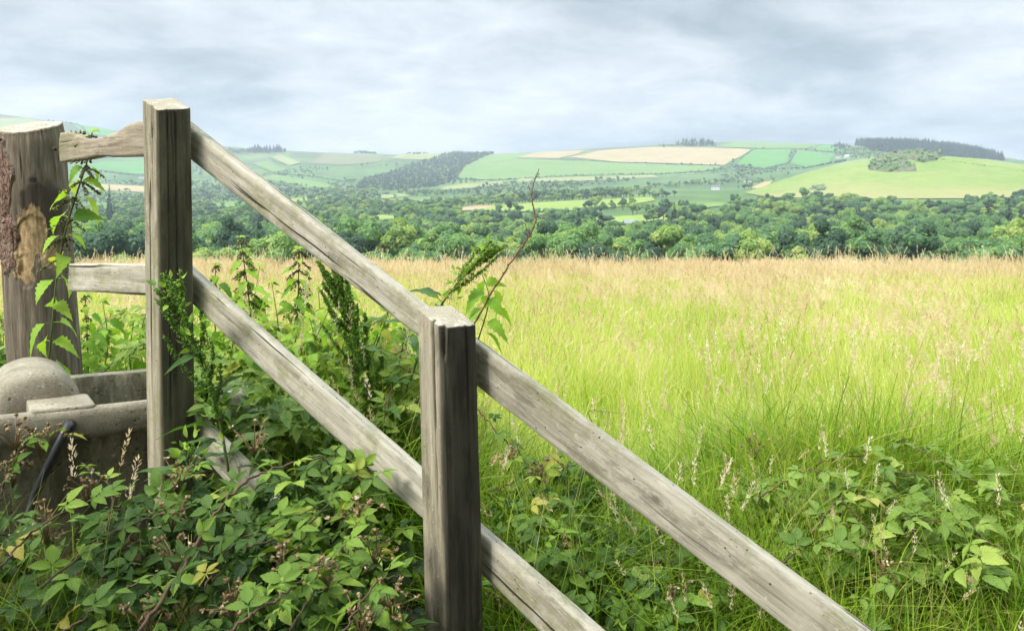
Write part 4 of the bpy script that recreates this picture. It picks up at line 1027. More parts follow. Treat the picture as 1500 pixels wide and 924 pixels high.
def rz(v, a, tilt=0., off=(0, 0, 0), s=1.0):
    c, s_ = math.cos(a), math.sin(a); ct, st_ = math.cos(tilt), math.sin(tilt)
    v = v * s; y = v[:, 1] * ct - v[:, 2] * st_; z = v[:, 1] * st_ + v[:, 2] * ct
    return np.column_stack([v[:, 0] * c - y * s_, v[:, 0] * s_ + y * c, z]) + np.asarray(off)

def stalk(p, w=.018):
    p = np.asarray(p, float); n = len(p); V = np.concatenate([p + [w, 0, 0], p - [w, 0, 0]])
    f = np.array([[i, i + 1, n + i + 1, n + i] for i in range(n - 1)]); return V, f, np.full((2 * n, 2), .5)

def bramble_leaf(seed, five=False):
    """compound leaf, petiole base at 0, pointing along +y, about 1 long from the leaflet joint"""
    g = np.random.default_rng(seed); parts = [stalk([[0, 0, 0], [0, .22, .05], [0, .45, .06]])]
    q = lambda s, dr: leaflet(12, g.uniform(.23, .29), .08, g.uniform(.15, .4), dr, .43)
    v, f, u = q(1, .22); parts.append((rz(v, g.normal() * .08, g.normal() * .1 + .02, (0, .56, .06)), f, u))
    for sd in (-1, 1):
        v, f, u = q(1, .2); parts.append((rz(v, sd * g.uniform(.95, 1.25), g.normal() * .16 - .02, (-sd * .05, .40, .06), g.uniform(.78, .95)), f, u))
        if five:
            v, f, u = q(1, .2); parts.append((rz(v, sd * g.uniform(1.8, 2.1), -.15 + g.normal() * .1, (-sd * .02, .42, .05), .58), f, u))
    V, F, U = merge(parts); return V, F, U
BRAMBLE = [bramble_leaf(i, i % 3 != 0) for i in range(6)]
NETTLE = [merge([stalk([[0, 0, 0], [0, .14, .05], [0, .3, .04]]), (lambda l: (rz(l[0], 0, -.25, (0, .28, .04)), l[1], l[2]))(leaflet(13, .31, .16, .18, .55 + .15 * i, .3))]) for i in range(4)]
DOCK = [merge([stalk([[0, 0, 0], [0, .2, .08]], .02), (lambda l: (rz(l[0], 0, .1, (0, .2, .08)), l[1], l[2]))(leaflet(15, .14, .03, .3, .35 + .2 * i, .42, wave=.06, seed=i))]) for i in range(3)]
OVAL = [merge([leaflet(9, .24, .03, .2, .3, .45)]), merge([leaflet(9, .3, .12, .15, .35, .4)])]

M_BRAM = leaf_mat('bramble_leaf', [(0, (.016, .046, .010)), (.35, (.040, .10, .016)), (.65, (.105, .20, .024)), (.86, (.21, .34, .036)), (.95, (.30, .40, .06)), (1, (.42, .36, .07))], .5, .32, veins=8, spec=.22)  # dark end holds the near bank's shade, bright end its highlights
M_BRAMR = leaf_mat('bramble_leaf_in_the_open', [(0, (.055, .12, .022)), (.4, (.12, .215, .04)), (.75, (.21, .32, .055)), (.92, (.32, .41, .08)), (1, (.42, .34, .10))], .5, .3, veins=8, spec=.2)
M_NET = leaf_mat('nettle_leaf', [(0, (.07, .17, .022)), (.45, (.17, .35, .032)), (.8, (.31, .50, .045)), (.95, (.38, .50, .07)), (1, (.55, .42, .06))], .5, .42, veins=7, spec=.2)
M_DOCK = leaf_mat('dock_leaf', [(0, (.025, .065, .02)), (.5, (.06, .14, .03)), (1, (.16, .28, .05))], .45, .35, veins=9, spec=.3)
M_DSEED = leaf_mat('green_dock_seed', [(0, (.06, .14, .02)), (.5, (.15, .31, .035)), (1, (.32, .46, .06))], .6, .4)
M_NSEED = leaf_mat('nettle_catkin', [(0, (.06, .055, .025)), (.5, (.12, .12, .045)), (1, (.24, .27, .08))], .7, .2)
M_STEM = leaf_mat('green_stem', [(0, (.05, .09, .025)), (1, (.16, .22, .06))], .55, .1)
M_CANE = simple_mat('bramble_cane', (.05, .03, .018), (.14, .09, .048), 22, rough=.6, bump=.25, dist=.002)
M_DEAD = simple_mat('dry_red_stem', (.10, .035, .025), (.24, .10, .06), 30, rough=.7, bump=.3, dist=.002)
M_BERRY = leaf_mat('spent_bramble_flower', [(0, (.10, .06, .028)), (.5, (.26, .18, .085)), (.8, (.42, .33, .18)), (1, (.62, .56, .44))], .7, .15)

def tone_n(n, g, mu=.4, sd=.16): return np.clip(g.normal(mu, sd, n), 0, 1)

def flower_cluster(p, g, parent, o0, size=.022, n=15):
    b = MB(); p = np.asarray(p) - o0
    q = p + g.normal(size=(n, 3)) * [size, size, size * .85]
    v, f = ICO1
    place(b, (v * .5 * (1 + .35 * g.normal(size=(len(v), 1)) * .5), [f], np.zeros((len(v), 2))), q, rand_rot(n, g), g.uniform(.006, .0115, n), np.clip(g.normal(.4, .2, n), 0, .85))
    for c in q:          # sepals and a few petals left
        k_ = 5; d = g.normal(size=(k_, 3)); up = g.normal(size=(k_, 3))
        place(b, (np.array([[-.3, 0, 0], [.3, 0, 0], [.22, .8, .1], [0, 1.1, .0], [-.22, .8, .1]]), [np.array([[0, 1, 2, 3, 4]])], np.zeros((5, 2))), np.repeat(c[None], k_, 0), frames(d, up), g.uniform(.006, .011, k_), np.where(g.uniform(size=k_) > .93, 1.0, g.uniform(.3, .75, k_)))
    for c in q: tube(b, [p - [0, 0, size * 2.4], (c + p) / 2 - [0, 0, size * .6], c], .0013, .0009, 4, .4)
    return b.build('flower_cluster', M_BERRY, parent)

def bush(name, label, base, canes, fills, clusters, leafmat, seed, leaf=.062, cane_r=.0026, step=.06, tone=(.45, .16), cat='bramble', group=None, flower_n=15):
    """canes: lists of 3D points; fills: (sampler, count, tone) of extra leafy shoots"""
    g = np.random.default_rng(seed); o0 = np.asarray(base, float)
    root = empty(name, o0, label, cat, group)
    LP, LD, LU, LT, LS = [], [], [], [], []
    for c in canes:
        r = cane_r; c_ = c
        if isinstance(c, tuple): c_, r = c
        n = max(10, int(len(c_) * 9)); p = spline(c_, n); p = p + g.normal(size=p.shape) * .0022
        b = MB(); tube(b, p - o0, r, r * .45, 7)
        L = np.concatenate([[0], np.cumsum(np.linalg.norm(np.diff(p, axis=0), axis=1))])
        th_ = np.arange(.01, L[-1], .018); i_ = np.searchsorted(L, th_).clip(1, n - 1); d_ = g.normal(size=(len(th_), 3)); d_ /= np.linalg.norm(d_, axis=1)[:, None]
        place(b, (np.array([[-.25, 0, 0], [.25, 0, 0], [0, 1, -.25], [0, 0, .3]]), [np.array([[0, 1, 2], [1, 3, 2], [3, 0, 2]])], np.zeros((4, 2))), p[i_] - o0, frames(d_, g.normal(size=d_.shape)), np.full(len(th_), r * 1.0), np.full(len(th_), .5))
        b.build('cane', M_CANE, root)
        s = np.arange(step * g.uniform(.3, 1), L[-1], step * .9)
        for j, q in enumerate(s):
            i = min(np.searchsorted(L, q), n - 1); t = p[i] - p[max(i - 1, 0)]; t /= np.linalg.norm(t) + 1e-9
            sd = np.cross(t, [0, 0, 1.]); sd = sd * (1 if j % 2 else -1)
            LP.append(p[i]); LD.append(t * .55 + sd * g.uniform(.6, 1.2) + [0, 0, g.uniform(-.1, .5)] + g.normal(size=3) * .2)
            LU.append(np.array([-.15, -.25, 1]) + g.normal(size=3) * .3); LT.append(np.clip(g.normal(tone[0] + .12 + .22 * (q / L[-1]), tone[1]), 0, 1)); LS.append(leaf * g.uniform(.7, 1.15) * (1 - .3 * (q / L[-1])))
    for sampler, cnt, tn in fills:
        p, dep = sampler(g, cnt); n = len(p)
        a = g.uniform(0, 6.28, n); d = np.stack([np.cos(a), np.sin(a) - .35, g.uniform(-.45, .25, n)], -1)
        LP += list(p); LD += list(d); LU += list(np.array([-.2, -.5, 1.]) + g.normal(size=(n, 3)) * .5)
        LT += list(np.where(g.uniform(size=n) < .012, 1.0, np.clip(g.normal(tn[0], tn[1], n), 0, .92))); LS += list(leaf * g.uniform(.42, 1.25, n))
    LP, LD, LU, LT, LS = map(np.array, (LP, LD, LU, LT, LS))
    px, py = toscreen(LP[:, 0], LP[:, 1], LP[:, 2])
    # nothing grows through the posts
    ok = ~((np.hypot(LP[:, 0] - FC[0], LP[:, 1] - FC[1]) < .16) | (np.hypot(LP[:, 0] - BC[0], LP[:, 1] - BC[1]) < .11))
    ok &= ~((px > 585) & (px < 735) & (LP[:, 1] < 2.0))
    ok &= ~(in_poly(px, py, [(276, 592), (306, 592), (366, 662), (356, 712), (318, 712), (276, 664)]) & (LP[:, 1] < 2.6))      # the lowest rail is clear of leaves
    LP, LD, LU, LT, LS = (q[ok] for q in (LP, LD, LU, LT, LS))
    b = MB(); kind = g.integers(0, len(BRAMBLE), len(LP)); fr = frames(LD, LU)
    for i, tpl in enumerate(BRAMBLE):
        s = kind == i; place(b, tpl, LP[s] - o0, fr[s], LS[s], LT[s])
    b.build('foliage', leafmat, root)
    for c in clusters: flower_cluster(c, g, root, o0, n=flower_n)
    return root

def surf(x0, x1, y0, y1, ztop, depth, keep=None):
    def f(g, n):
        x = g.uniform(x0, x1, n * 3); y = g.uniform(y0, y1, n * 3); dp = g.uniform(0, 1, n * 3) ** 1.6 * depth
        if keep is not None: k_ = keep(x, y); x, y, dp = x[k_], y[k_], dp[k_]
        x, y, dp = x[:n], y[:n], dp[:n]
        return np.column_stack([x, y, EYE + ztop(x, y) - dp + .10 * (fbm(x * 5, y * 5, 77) - .5)]), dp
    return f

# big bramble bush in front of the trough -----------------------------
zt1 = lambda x, y: -.665 - .30 * (2.15 - y) - .16 * sstep(-.62, -1.1, x) * sstep(2.05, 1.75, y) - .03 * sstep(-.45, -.2, x) + .04 * np.sin(x * 7 + y * 3)
left_c = [
 ([P(200, 930, 1.56), P(263, 840, 1.66), P(300, 775, 1.74), P(345, 718, 1.83), P(402, 686, 1.92), P(470, 673, 2.0), P(492, 692, 2.03)], .0042),
 ([P(330, 930, 1.52), P(380, 890, 1.58), P(425, 866, 1.64), P(480, 820, 1.75), P(540, 800, 1.85)], .0034),
 [P(150, 790, 1.95), P(165, 735, 2.05), P(150, 700, 2.12), P(120, 678, 2.16)],
 [P(0, 735, 1.9), P(12, 690, 1.92), P(35, 650, 1.95), P(75, 632, 1.97), P(100, 640, 1.98)],
 [P(0, 830, 1.7), P(60, 770, 1.78), P(130, 735, 1.85), P(170, 725, 1.9)],
 [P(60, 860, 1.75), P(150, 790, 1.85), P(215, 760, 1.92), P(300, 735, 2.0), P(330, 715, 2.05)],
 [P(420, 930, 1.62), P(470, 850, 1.72), P(520, 770, 1.85), P(528, 735, 1.92)],
 [P(500, 930, 1.6), P(545, 860, 1.7), P(590, 840, 1.75)],
 [P(180, 800, 1.9), P(235, 735, 2.02), P(262, 700, 2.1), P(300, 668, 2.18)],
 [P(300, 860, 1.8), P(340, 800, 1.9), P(420, 760, 1.98), P(470, 742, 2.02)],
 [P(90, 930, 1.6), P(170, 870, 1.66), P(240, 838, 1.72)],
 [P(360, 800, 1.85), P(440, 775, 1.9), P(520, 700, 2.05), P(560, 690, 2.12)],
]
cl1 = [P(22, 625, 1.93), P(60, 640, 1.97), P(130, 706, 2.02), P(68, 762, 1.84), P(258, 800, 1.74), P(526, 738, 1.88), P(478, 832, 1.72), P(342, 872, 1.66), P(262, 690, 2.06), P(252, 745, 1.98), P(415, 808, 1.82), P(550, 795, 1.85), P(372, 640, 2.15), P(216, 892, 1.62), P(575, 870, 1.7), P(530, 905, 1.66), P(18, 680, 1.92)]
bush('bramble_bush', 'big dark bramble bush with brown seed heads in front of the trough', P(330, 930, 1.9) * [1, 1, 0] + [0, 0, .3], left_c,
     [(surf(-.62, -.14, 1.38, 2.16, zt1, .42), 1150, (.33, .2)), (surf(-1.0, -.5, 1.5, 2.22, zt1, .3, lambda x, y: fbm(x * 4, y * 4, 8) > .36), 460, (.36, .2)), (surf(-1.5, -.85, 1.5, 2.2, lambda x, y: zt1(x, y) - .02, .2, lambda x, y: fbm(x * 4, y * 4, 12) > .34), 430, (.36, .2)),
      (surf(-.55, -.16, 1.7, 2.14, lambda x, y: zt1(x, y) + .02, .08), 260, (.70, .18))],  # brighter tone paints highlights onto the top layer of leaves
     cl1, M_BRAM, 11, .053)

# brambles behind the lower rails, right of the near post -------------
zt2 = lambda x, y: -.80 - .22 * (2.75 - y) - .1 * sstep(.1, .6, x)
mid_c = [
 [P(700, 600, 2.75), P(735, 640, 2.7), P(765, 672, 2.65), P(790, 700, 2.6)],
 ([P(830, 850, 2.3), P(880, 832, 2.34), P(960, 822, 2.36), P(1040, 826, 2.34)], .0042),
 [P(720, 720, 2.6), P(790, 690, 2.7), P(850, 680, 2.8)],
 [P(760, 930, 2.2), P(800, 850, 2.3), P(850, 800, 2.4), P(900, 795, 2.45)],
 [P(880, 930, 2.15), P(940, 850, 2.25), P(985, 800, 2.35), P(1010, 790, 2.4)],
 [P(960, 940, 2.1), P(1000, 900, 2.15), P(1040, 870, 2.2)],
 [P(720, 800, 2.4), P(760, 750, 2.5), P(800, 735, 2.6)],
]
bush('bramble_bush', 'green bramble patch under the rails right of the nearest post', P(820, 930, 2.4) * [1, 1, 0] + [0, 0, .2], mid_c,
     [(surf(-.08, .5, 2.12, 2.9, zt2, .35, lambda x, y: fbm(x * 4, y * 4, 18) > .40), 430, (.52, .2)), (surf(.02, .55, 2.1, 2.5, lambda x, y: zt2(x, y) + .02, .12), 110, (.66, .2))],
     [P(790, 685, 2.6), P(833, 796, 2.4), P(728, 870, 2.25), P(745, 665, 2.65), P(985, 870, 2.2)], M_BRAM, 12, .054)

# brambles in the open on the right bank ------------------------------
zt3 = lambda x, y: near_z(x, y) + .36
right_c = [
 ([P(1290, 640, 2.9), P(1340, 655, 2.75), P(1400, 690, 2.65), P(1450, 715, 2.6), P(1520, 748, 2.55)], .0036),
 [P(1180, 690, 2.65), P(1220, 672, 2.62), P(1270, 668, 2.6), P(1300, 690, 2.55)],
 [P(1110, 730, 2.5), P(1150, 705, 2.52), P(1190, 690, 2.55), P(1230, 700, 2.5)],
 [P(1190, 780, 2.4), P(1230, 730, 2.45), P(1250, 720, 2.48), P(1290, 740, 2.42), P(1330, 765, 2.36)],
 [P(1300, 690, 2.6), P(1360, 700, 2.55), P(1410, 740, 2.48)],
 [P(1230, 730, 2.45), P(1260, 760, 2.38), P(1280, 790, 2.3)],
 ([P(1430, 785, 2.4), P(1460, 800, 2.36), P(1510, 838, 2.3)], .0034),
 [P(1140, 830, 2.25), P(1180, 800, 2.3), P(1230, 808, 2.28), P(1260, 815, 2.25)],
 [P(1280, 850, 2.2), P(1300, 838, 2.2), P(1330, 870, 2.15)],
 [P(1330, 760, 2.4), P(1390, 765, 2.4), P(1450, 770, 2.4)],
 [P(1000, 690, 3.0), P(1030, 672, 3.0), P(1075, 668, 3.0)],
]
bush('bramble_bush', 'sprawling pale green bramble growing through long grass on the right bank', (1.05, 2.5, EYE - 1.1), right_c,
     [(surf(.75, 1.35, 2.3, 2.8, lambda x, y: near_z(x, y) + .33, .12, lambda x, y: fbm(x * 3, y * 3, 28) > .38), 210, (.62, .17)), (surf(.75, 1.5, 2.2, 2.75, lambda x, y: near_z(x, y) + .42, .14, lambda x, y: fbm(x * 4, y * 4, 31) > .52), 48, (.66, .16)), (surf(.5, .95, 2.2, 2.7, lambda x, y: near_z(x, y) + .36, .14, lambda x, y: fbm(x * 4, y * 4, 33) > .5), 40, (.6, .16))],
     [P(1105, 650, 2.8), P(1295, 826, 2.22)], M_BRAMR, 13, .066, tone=(.4, .16), step=.075, flower_n=9)

# bramble behind the trough and round post ----------------------------
zt4 = lambda x, y: -.42 - .12 * (4.2 - y)
bush('bramble_bush', 'bright green leafy bramble behind the trough between round and square posts', (-1.7, 3.75, EYE - 1), [
 [P(215, 508, 3.1), P(190, 520, 3.3), P(150, 545, 3.45), P(120, 560, 3.5)], [P(120, 560, 3.7), P(135, 500, 3.8), P(160, 465, 3.9), P(200, 455, 4.0)], [P(15, 560, 3.6), P(5, 500, 3.7), P(12, 460, 3.75)]],
     [(surf(-2.5, -1.5, 3.55, 4.25, zt4, .4, lambda x, y: x + .55 * (y - 3.5) < -1.3), 300, (.76, .15))], [P(10, 470, 3.6), P(22, 490, 3.6)], M_BRAMR, 14, .07, tone=(.6, .15))
# low growth behind the lower rail ------------------------------------
zt5 = lambda x, y: -.46 + .10 * (y - 3.2) - .25 * sstep(-.6, -.12, x) 
bush('bramble_bush', 'tangled bramble among nettles behind the rails left of the nearest post', (-.7, 3.2, EYE - 1.1), [
 [P(600, 545, 2.9), P(570, 525, 3.0), P(540, 500, 3.1)], [P(690, 600, 2.8), P(640, 560, 2.9), P(590, 540, 3.0)], [P(380, 600, 2.9), P(430, 545, 3.1), P(500, 530, 3.2)], [P(560, 620, 2.8), P(600, 480, 3.1), P(640, 455, 3.2)],
 [P(540, 480, 3.2), P(580, 452, 3.25), P(610, 462, 3.2)]],
     [(surf(-1.15, -.2, 2.9, 3.7, zt5, .4, lambda x, y: fbm(x * 4, y * 4, 38) > .22), 1150, (.80, .14)), (surf(-.95, -.25, 2.65, 3.0, lambda x, y: zt5(x, y) - .12, .3), 200, (.55, .2)), (surf(-1.0, -.42, 2.5, 2.74, lambda x, y: -.475 - .25 * sstep(-.7, -.42, x), .35), 230, (.5, .2))], [], M_BRAMR, 15, .06, tone=(.55, .18))

# ------------------------------------------------------------------ nettles, docks, bare stem
def nettle(pts, label, seed, leaf=.075, nodes=11, r=.0032, group='nettles along the fence', catk=1.0, tone=(.62, .17), low=0.1):
    g = np.random.default_rng(seed); p = spline(pts, 60); o0 = p[0].copy()
    root = empty('nettle', o0, label, 'nettle', group); b = MB(); tube(b, p - o0, r, r * .4, 6, .3); b.build('stem', M_STEM, root)
    P_, D_, S_, T_ = [], [], [], []; bc = MB(); L = np.linalg.norm(p[-1] - p[0])
    for i, q in enumerate(np.linspace(low, .985, nodes)):
        c = p[int(q * 59)]; a0 = (i % 2) * 1.57 + g.uniform(-.3, .3) + seed
        sz = leaf * (1.0 if q < .75 else 1 - (q - .75) / .25 * .72) * g.uniform(.8, 1.15)
        for sd in (0, np.pi):
            a = a0 + sd; P_.append(c); D_.append([math.cos(a), math.sin(a), g.uniform(-.25, .35)]); S_.append(sz); T_.append(np.clip(g.normal(tone[0] + .1 * q, tone[1]), 0, .97))
        if q > .45 and catk > .55:
            for j in range(6):
                a = g.uniform(0, 6.28); n = int(11 * catk); ln = .035 * catk * (1.2 - .7 * (q - .45))
                e = c + np.array([math.cos(a), math.sin(a), -.5]) * ln; t = np.linspace(.1, 1, n)[:, None]
                z = c + (e - c) * t - np.array([0, 0, .012]) * t ** 2 + g.normal(size=(n, 3)) * .0022
                place(bc, OCT, z - o0, rand_rot(n, g), g.uniform(.0026, .0052, n), np.clip(g.normal(.30 + .3 * q, .2, n), 0, 1))
    # crowded young leaves at the tip
    for j in range(7):
        a = j * 2.4; P_.append(p[-1]); D_.append([math.cos(a), math.sin(a), .7]); S_.append(leaf * .26); T_.append(.85)
    P_, D_, S_, T_ = map(np.array, (P_, D_, S_, T_)); fr = frames(D_, np.array([-.1, -.45, 1.]) + g.normal(size=P_.shape) * .35); b = MB(); kd = g.integers(0, len(NETTLE), len(P_))
    for i, tpl in enumerate(NETTLE):
        s = kd == i; place(b, tpl, P_[s] - o0, fr[s], S_[s], T_[s])
    b.build('leaves', M_NET, root)
    if bc.n: tube(bc, p[24:] - o0, r * 1.06, r * .5, 6, .3)
    if bc.n: bc.build('catkins', M_NSEED, root)
    return root
nettle([P(58, 600, 3.02), P(72, 520, 3.0), P(78, 460, 2.98), P(84, 400, 2.97), P(97, 335, 2.95), P(113, 282, 2.93), P(128, 235, 2.92), P(135, 194, 2.92)], 'tall nettle climbing up against the thick round post', 1, .086, 13, .004, None, 1.9, (.66, .18), .12)
NETS = [((372, 560), (366, 450), (352, 348), 3.55, 'tall thin nettle with dark hanging seeds nearest the square post behind the rails', 13, 1.5), ((430, 540), (436, 450), (438, 364), 3.5, 'dark seeded nettle rising just below the upper rail', 12, 1.5),
        ((318, 520), (314, 450), (316, 388), 3.6, 'short nettle with pale leaves beside the square post', 9, .6), ((400, 560), (408, 490), (398, 412), 3.45, 'leafy nettle with few seeds between the two dark seeded ones', 10, .5),
        ((462, 560), (470, 490), (466, 420), 3.4, 'leafy pale nettle under the upper rail beside the big dock', 9, .4), ((338, 600), (342, 520), (336, 440), 3.3, 'low leafy nettle over the lower rail near the square post', 9, .3),
        ((250, 560), (262, 500), (300, 430), 3.4, 'nettle half hidden behind the square post', 9, .5), ((130, 560), (128, 500), (124, 432), 3.5, 'thin nettle between the round post and the trough wall', 10, .6),
        ((150, 560), (158, 500), (150, 440), 3.7, 'nettle above the far trough wall under the short lower rail', 9, .3), ((520, 600), (540, 530), (560, 470), 3.2, 'low nettle right of the big dark dock', 9, .2),
        ((440, 600), (446, 540), (430, 480), 3.1, 'broad leaved nettle over the middle of the lower rail', 9, .2), ((590, 600), (600, 540), (588, 480), 3.1, 'leafy nettle close to the left side of the nearest post', 9, .2),
        ((700, 500), (716, 440), (706, 400), 2.95, 'small nettle just behind the top of the nearest post', 7, .2), ((385, 600), (380, 540), (372, 478), 3.0, 'young nettle crowding the lower rail', 8, .2),
        ((195, 560), (190, 520), (196, 470), 3.6, 'bushy nettle left of the square post over the trough', 8, .2)]
NETS += [((410, 600), (405, 540), (418, 500), 3.1, 'short bright nettle just above the lower rail left of the big dock', 8, .1), ((470, 620), (474, 560), (452, 500), 3.0, 'bright nettle over the lower rail beneath the big dock', 8, .1),
         ((560, 600), (556, 520), (584, 430), 3.3, 'tall bright nettle between the big dock and the nearest post', 10, .1), ((340, 560), (350, 480), (384, 440), 3.6, 'bright nettle leaning right behind the thin seeded one', 9, .1),
         ((640, 560), (646, 500), (650, 430), 3.1, 'bright nettle behind the upper rail end at the nearest post', 9, .1), ((300, 560), (306, 520), (300, 470), 3.2, 'bright low nettle right beside the square post', 8, .1),
         ((100, 580), (108, 540), (118, 480), 3.45, 'small bright nettle right of the round post', 7, .1), ((215, 560), (205, 500), (216, 450), 3.8, 'bright nettle seen left of the square post', 8, .1)]
for i, (a, b_, c, dd, lab, nn, ck) in enumerate(NETS): nettle([P(*a, dd), P(*b_, dd), P(*c, dd)], lab, 20 + i, .078, nn, .003, catk=ck, tone=(.6, .18))

g2_ = np.random.default_rng(515)
for i in range(18):                     # the thick of the weeds behind the sloping rails
    x = g2_.uniform(-1.25, -.15); y = g2_.uniform(3.0, 3.9); top = EYE - .24 - .34 * sstep(-.75, -.15, x) + g2_.uniform(-.12, .07); z0 = EYE + near_z(x, y)
    nettle([np.array([x, y, z0 - .05]), np.array([x + g2_.normal() * .03, y, (z0 + top) / 2]), np.array([x + g2_.normal() * .07, y + g2_.normal() * .05, top])], 'leafy bright green nettle in the thick of the weeds behind the sloping rails', 200 + i, .085, 10, .003, 'leafy nettles crowding behind the rails', 0, (.62, .16), .3)

def dock(pts, label, seed, spikes, leaves, dens=1.0, tone=.45, start=.3, leaf=.2, sr=.0045):
    g = np.random.default_rng(seed); p = spline(pts, 70); o0 = p[0].copy(); root = empty('dock_plant', o0, label, 'dock', None)
    b = MB(); tube(b, p - o0, sr, sr * .35, 7, .4); bs = MB()
    def whorls(q, dense, r):
        n = int(len(q) * dense * 1.5); i = g.integers(0, len(q), n); d = g.normal(size=(n, 3)); d /= np.linalg.norm(d, axis=1)[:, None]
        c = q[i] + d * g.uniform(.2, 1, (n, 1)) * r * (1 - .45 * (i / len(q)))[:, None] * (.45 + .55 * np.abs(np.sin(i * .9)))[:, None]
        place(bs, (OCT_V * [1, .35, 1], [OCT_F], np.zeros((6, 2))), c - o0, rand_rot(n, g), g.uniform(.0022, .0044, n), np.clip(g.normal(tone, .24, n), 0, 1))
    whorls(p[int(70 * start):], 7 * dens, .028)
    for j in range(spikes):
        i = int(70 * (start + (.85 - start) * (j + .5) / spikes)); c = p[i]; a = j * 2.4 + seed; ln = g.uniform(.10, .2) * (1.3 - .75 * i / 70)
        t = p[min(i + 1, 69)] - p[i - 1]; t /= np.linalg.norm(t)
        out_ = np.array([math.cos(a), math.sin(a), 0]) * .55 + t * .8
        q = spline([c, c + out_ * ln * .5, c + out_ * ln * .8 + t * ln * .35], 30); tube(b, q - o0, .0016, .0008, 5, .4); whorls(q, 7 * dens, .017)
    qi = g.integers(int(70 * start), 68, 26 + 3 * spikes); dq = g.normal(size=(len(qi), 3)); place(bs, OVAL[0], p[qi] + dq * .02 - o0, frames(dq, g.normal(size=dq.shape)), g.uniform(.015, .035, len(qi)), np.clip(g.normal(tone + .2, .2, len(qi)), 0, 1))
    b.build('stem', M_STEM, root); bs.build('seed_heads', M_DSEED, root)
    P_, D_, S_ = [], [], []
    for j in range(leaves):
        q = g.uniform(.02, .6) ; a = j * 2.4 + seed * 1.3; P_.append(p[int(q * 69)]); D_.append([math.cos(a), math.sin(a) * .8, g.uniform(.1, .8)]); S_.append(leaf * (1.1 - q) * g.uniform(.7, 1.1))
    if leaves:
        P_, D_, S_ = map(np.array, (P_, D_, S_)); fr = frames(D_, np.array([0, -.2, 1.]) + g.normal(size=P_.shape) * .2); b = MB(); kd = g.integers(0, 3, leaves)
        for i, tpl in enumerate(DOCK):
            s = kd == i
            if s.any(): place(b, tpl, P_[s] - o0, fr[s], S_[s], np.clip(g.normal(.55, .18, s.sum()), 0, 1))
        b.build('leaves', M_DOCK, root)
    return root
dock([P(575, 690, 2.9), P(556, 600, 2.95), P(530, 530, 3.0), P(512, 470, 3.02), P(498, 425, 3.05), P(486, 388, 3.08)], 'big dark green dock thick with seed under the upper rail', 4, 28, 14, 2.3, .5, .22)
dock([P(335, 690, 2.42), P(318, 600, 2.4), P(292, 520, 2.37), P(262, 455, 2.34), P(244, 402, 2.33)], 'dark leafy dock leaning across the square post beside the trough', 5, 13, 12, .8, .5, .2, .14)
dock([P(600, 560, 2.95), P(628, 480, 2.92), P(662, 425, 2.9), P(700, 385, 2.88), P(728, 360, 2.87)], 'light green dock leaning right above the nearest post', 6, 5, 9, 1.3, .75, .45, .16)
dock([P(420, 640, 2.75), P(430, 590, 2.8), P(452, 540, 2.85)], 'young dock with broad leaves behind the lower rail', 7, 1, 9, .3, .6, .6, .2, .003)
dock([P(276, 705, 2.3), P(278, 680, 2.3), P(282, 652, 2.3)], 'small dock with crinkled leaves in front of the lowest rail', 8, 0, 7, .2, .6, .6, .13, .003)

def bare(pts, label, r, twigs, seed, mat=M_DEAD, leaves=0):
    g = np.random.default_rng(seed); p = spline(pts, 60); o0 = p[0].copy(); p = p + g.normal(size=p.shape) * .0012
    root = empty('bare_stem', o0, label, 'stem'); b = MB(); tube(b, p - o0, r, r * .3, 7)
    for i in np.linspace(6, 56, 26).astype(int): place(b, OCT, p[i:i + 1] - o0 + g.normal(size=(1, 3)) * .002, rand_rot(1, g), np.array([r * 1.25 * (1 - .6 * i / 60)]), np.array([.5]))
    b.build('stalk', mat, root); b = MB()
    for q, dx, dz in twigs: c = p[int(q * 59)] - o0; tube(b, spline([c, c + [dx * .5, .01, dz * .4], c + [dx, .0, dz]], 10), r * .4, r * .15, 5)
    b.build('twig', mat, root)
bare([P(640, 640, 2.72), P(690, 490, 2.65), P(702, 462, 2.63), P(735, 405, 2.61), P(766, 360, 2.6), P(783, 330, 2.6), P(782, 308, 2.6), P(779, 285, 2.6), P(784, 262, 2.6), P(789, 248, 2.6)], 'bare reddish bramble stem arching up behind the nearest post', .0036,
     [(.62, .04, .012), (.5, -.015, .05), (.78, -.012, .03), (.74, .015, .02), (.9, .012, .015), (.42, .05, .06)], 2)
bare([P(900, 700, 3.1), P(880, 640, 3.1), P(862, 604, 3.1), P(890, 603, 3.1), P(918, 607, 3.1)], 'thin pale twig with yellow leaves leaning into the field beyond the rail', .002, [(.5, .02, .05)], 3, M_STEM)
#@@END_PLANTS

# ================================================================== GRASS
M_GRASS = leaf_mat('meadow_grass', [(0, (.18, .31, .025)), (.3, (.31, .44, .045)), (.58, (.44, .53, .09)), (.8, (.60, .60, .22)), (1, (.72, .66, .38))], .55, .45, spec=.25, rnd=.4, drift=(.7, 1.15), gain=(1.2, 1.2, .6))
M_GRASSN = leaf_mat('bank_grass', [(0, (.06, .13, .012)), (.4, (.17, .31, .022)), (.72, (.33, .46, .04)), (.9, (.42, .46, .11)), (1, (.44, .36, .17))], .5, .4, spec=.35, rnd=.3, drift=(1.1, .5), gain=(1.2, 1.2, .6))
M_SEED = leaf_mat('ripe_grass_head', [(0, (.46, .33, .20)), (.4, (.64, .52, .33)), (.75, (.74, .64, .44)), (1, (.80, .72, .54))], .75, .45, spec=.15, rnd=.35, drift=(.35, .8), gain=(1.15, 1.0, .8))

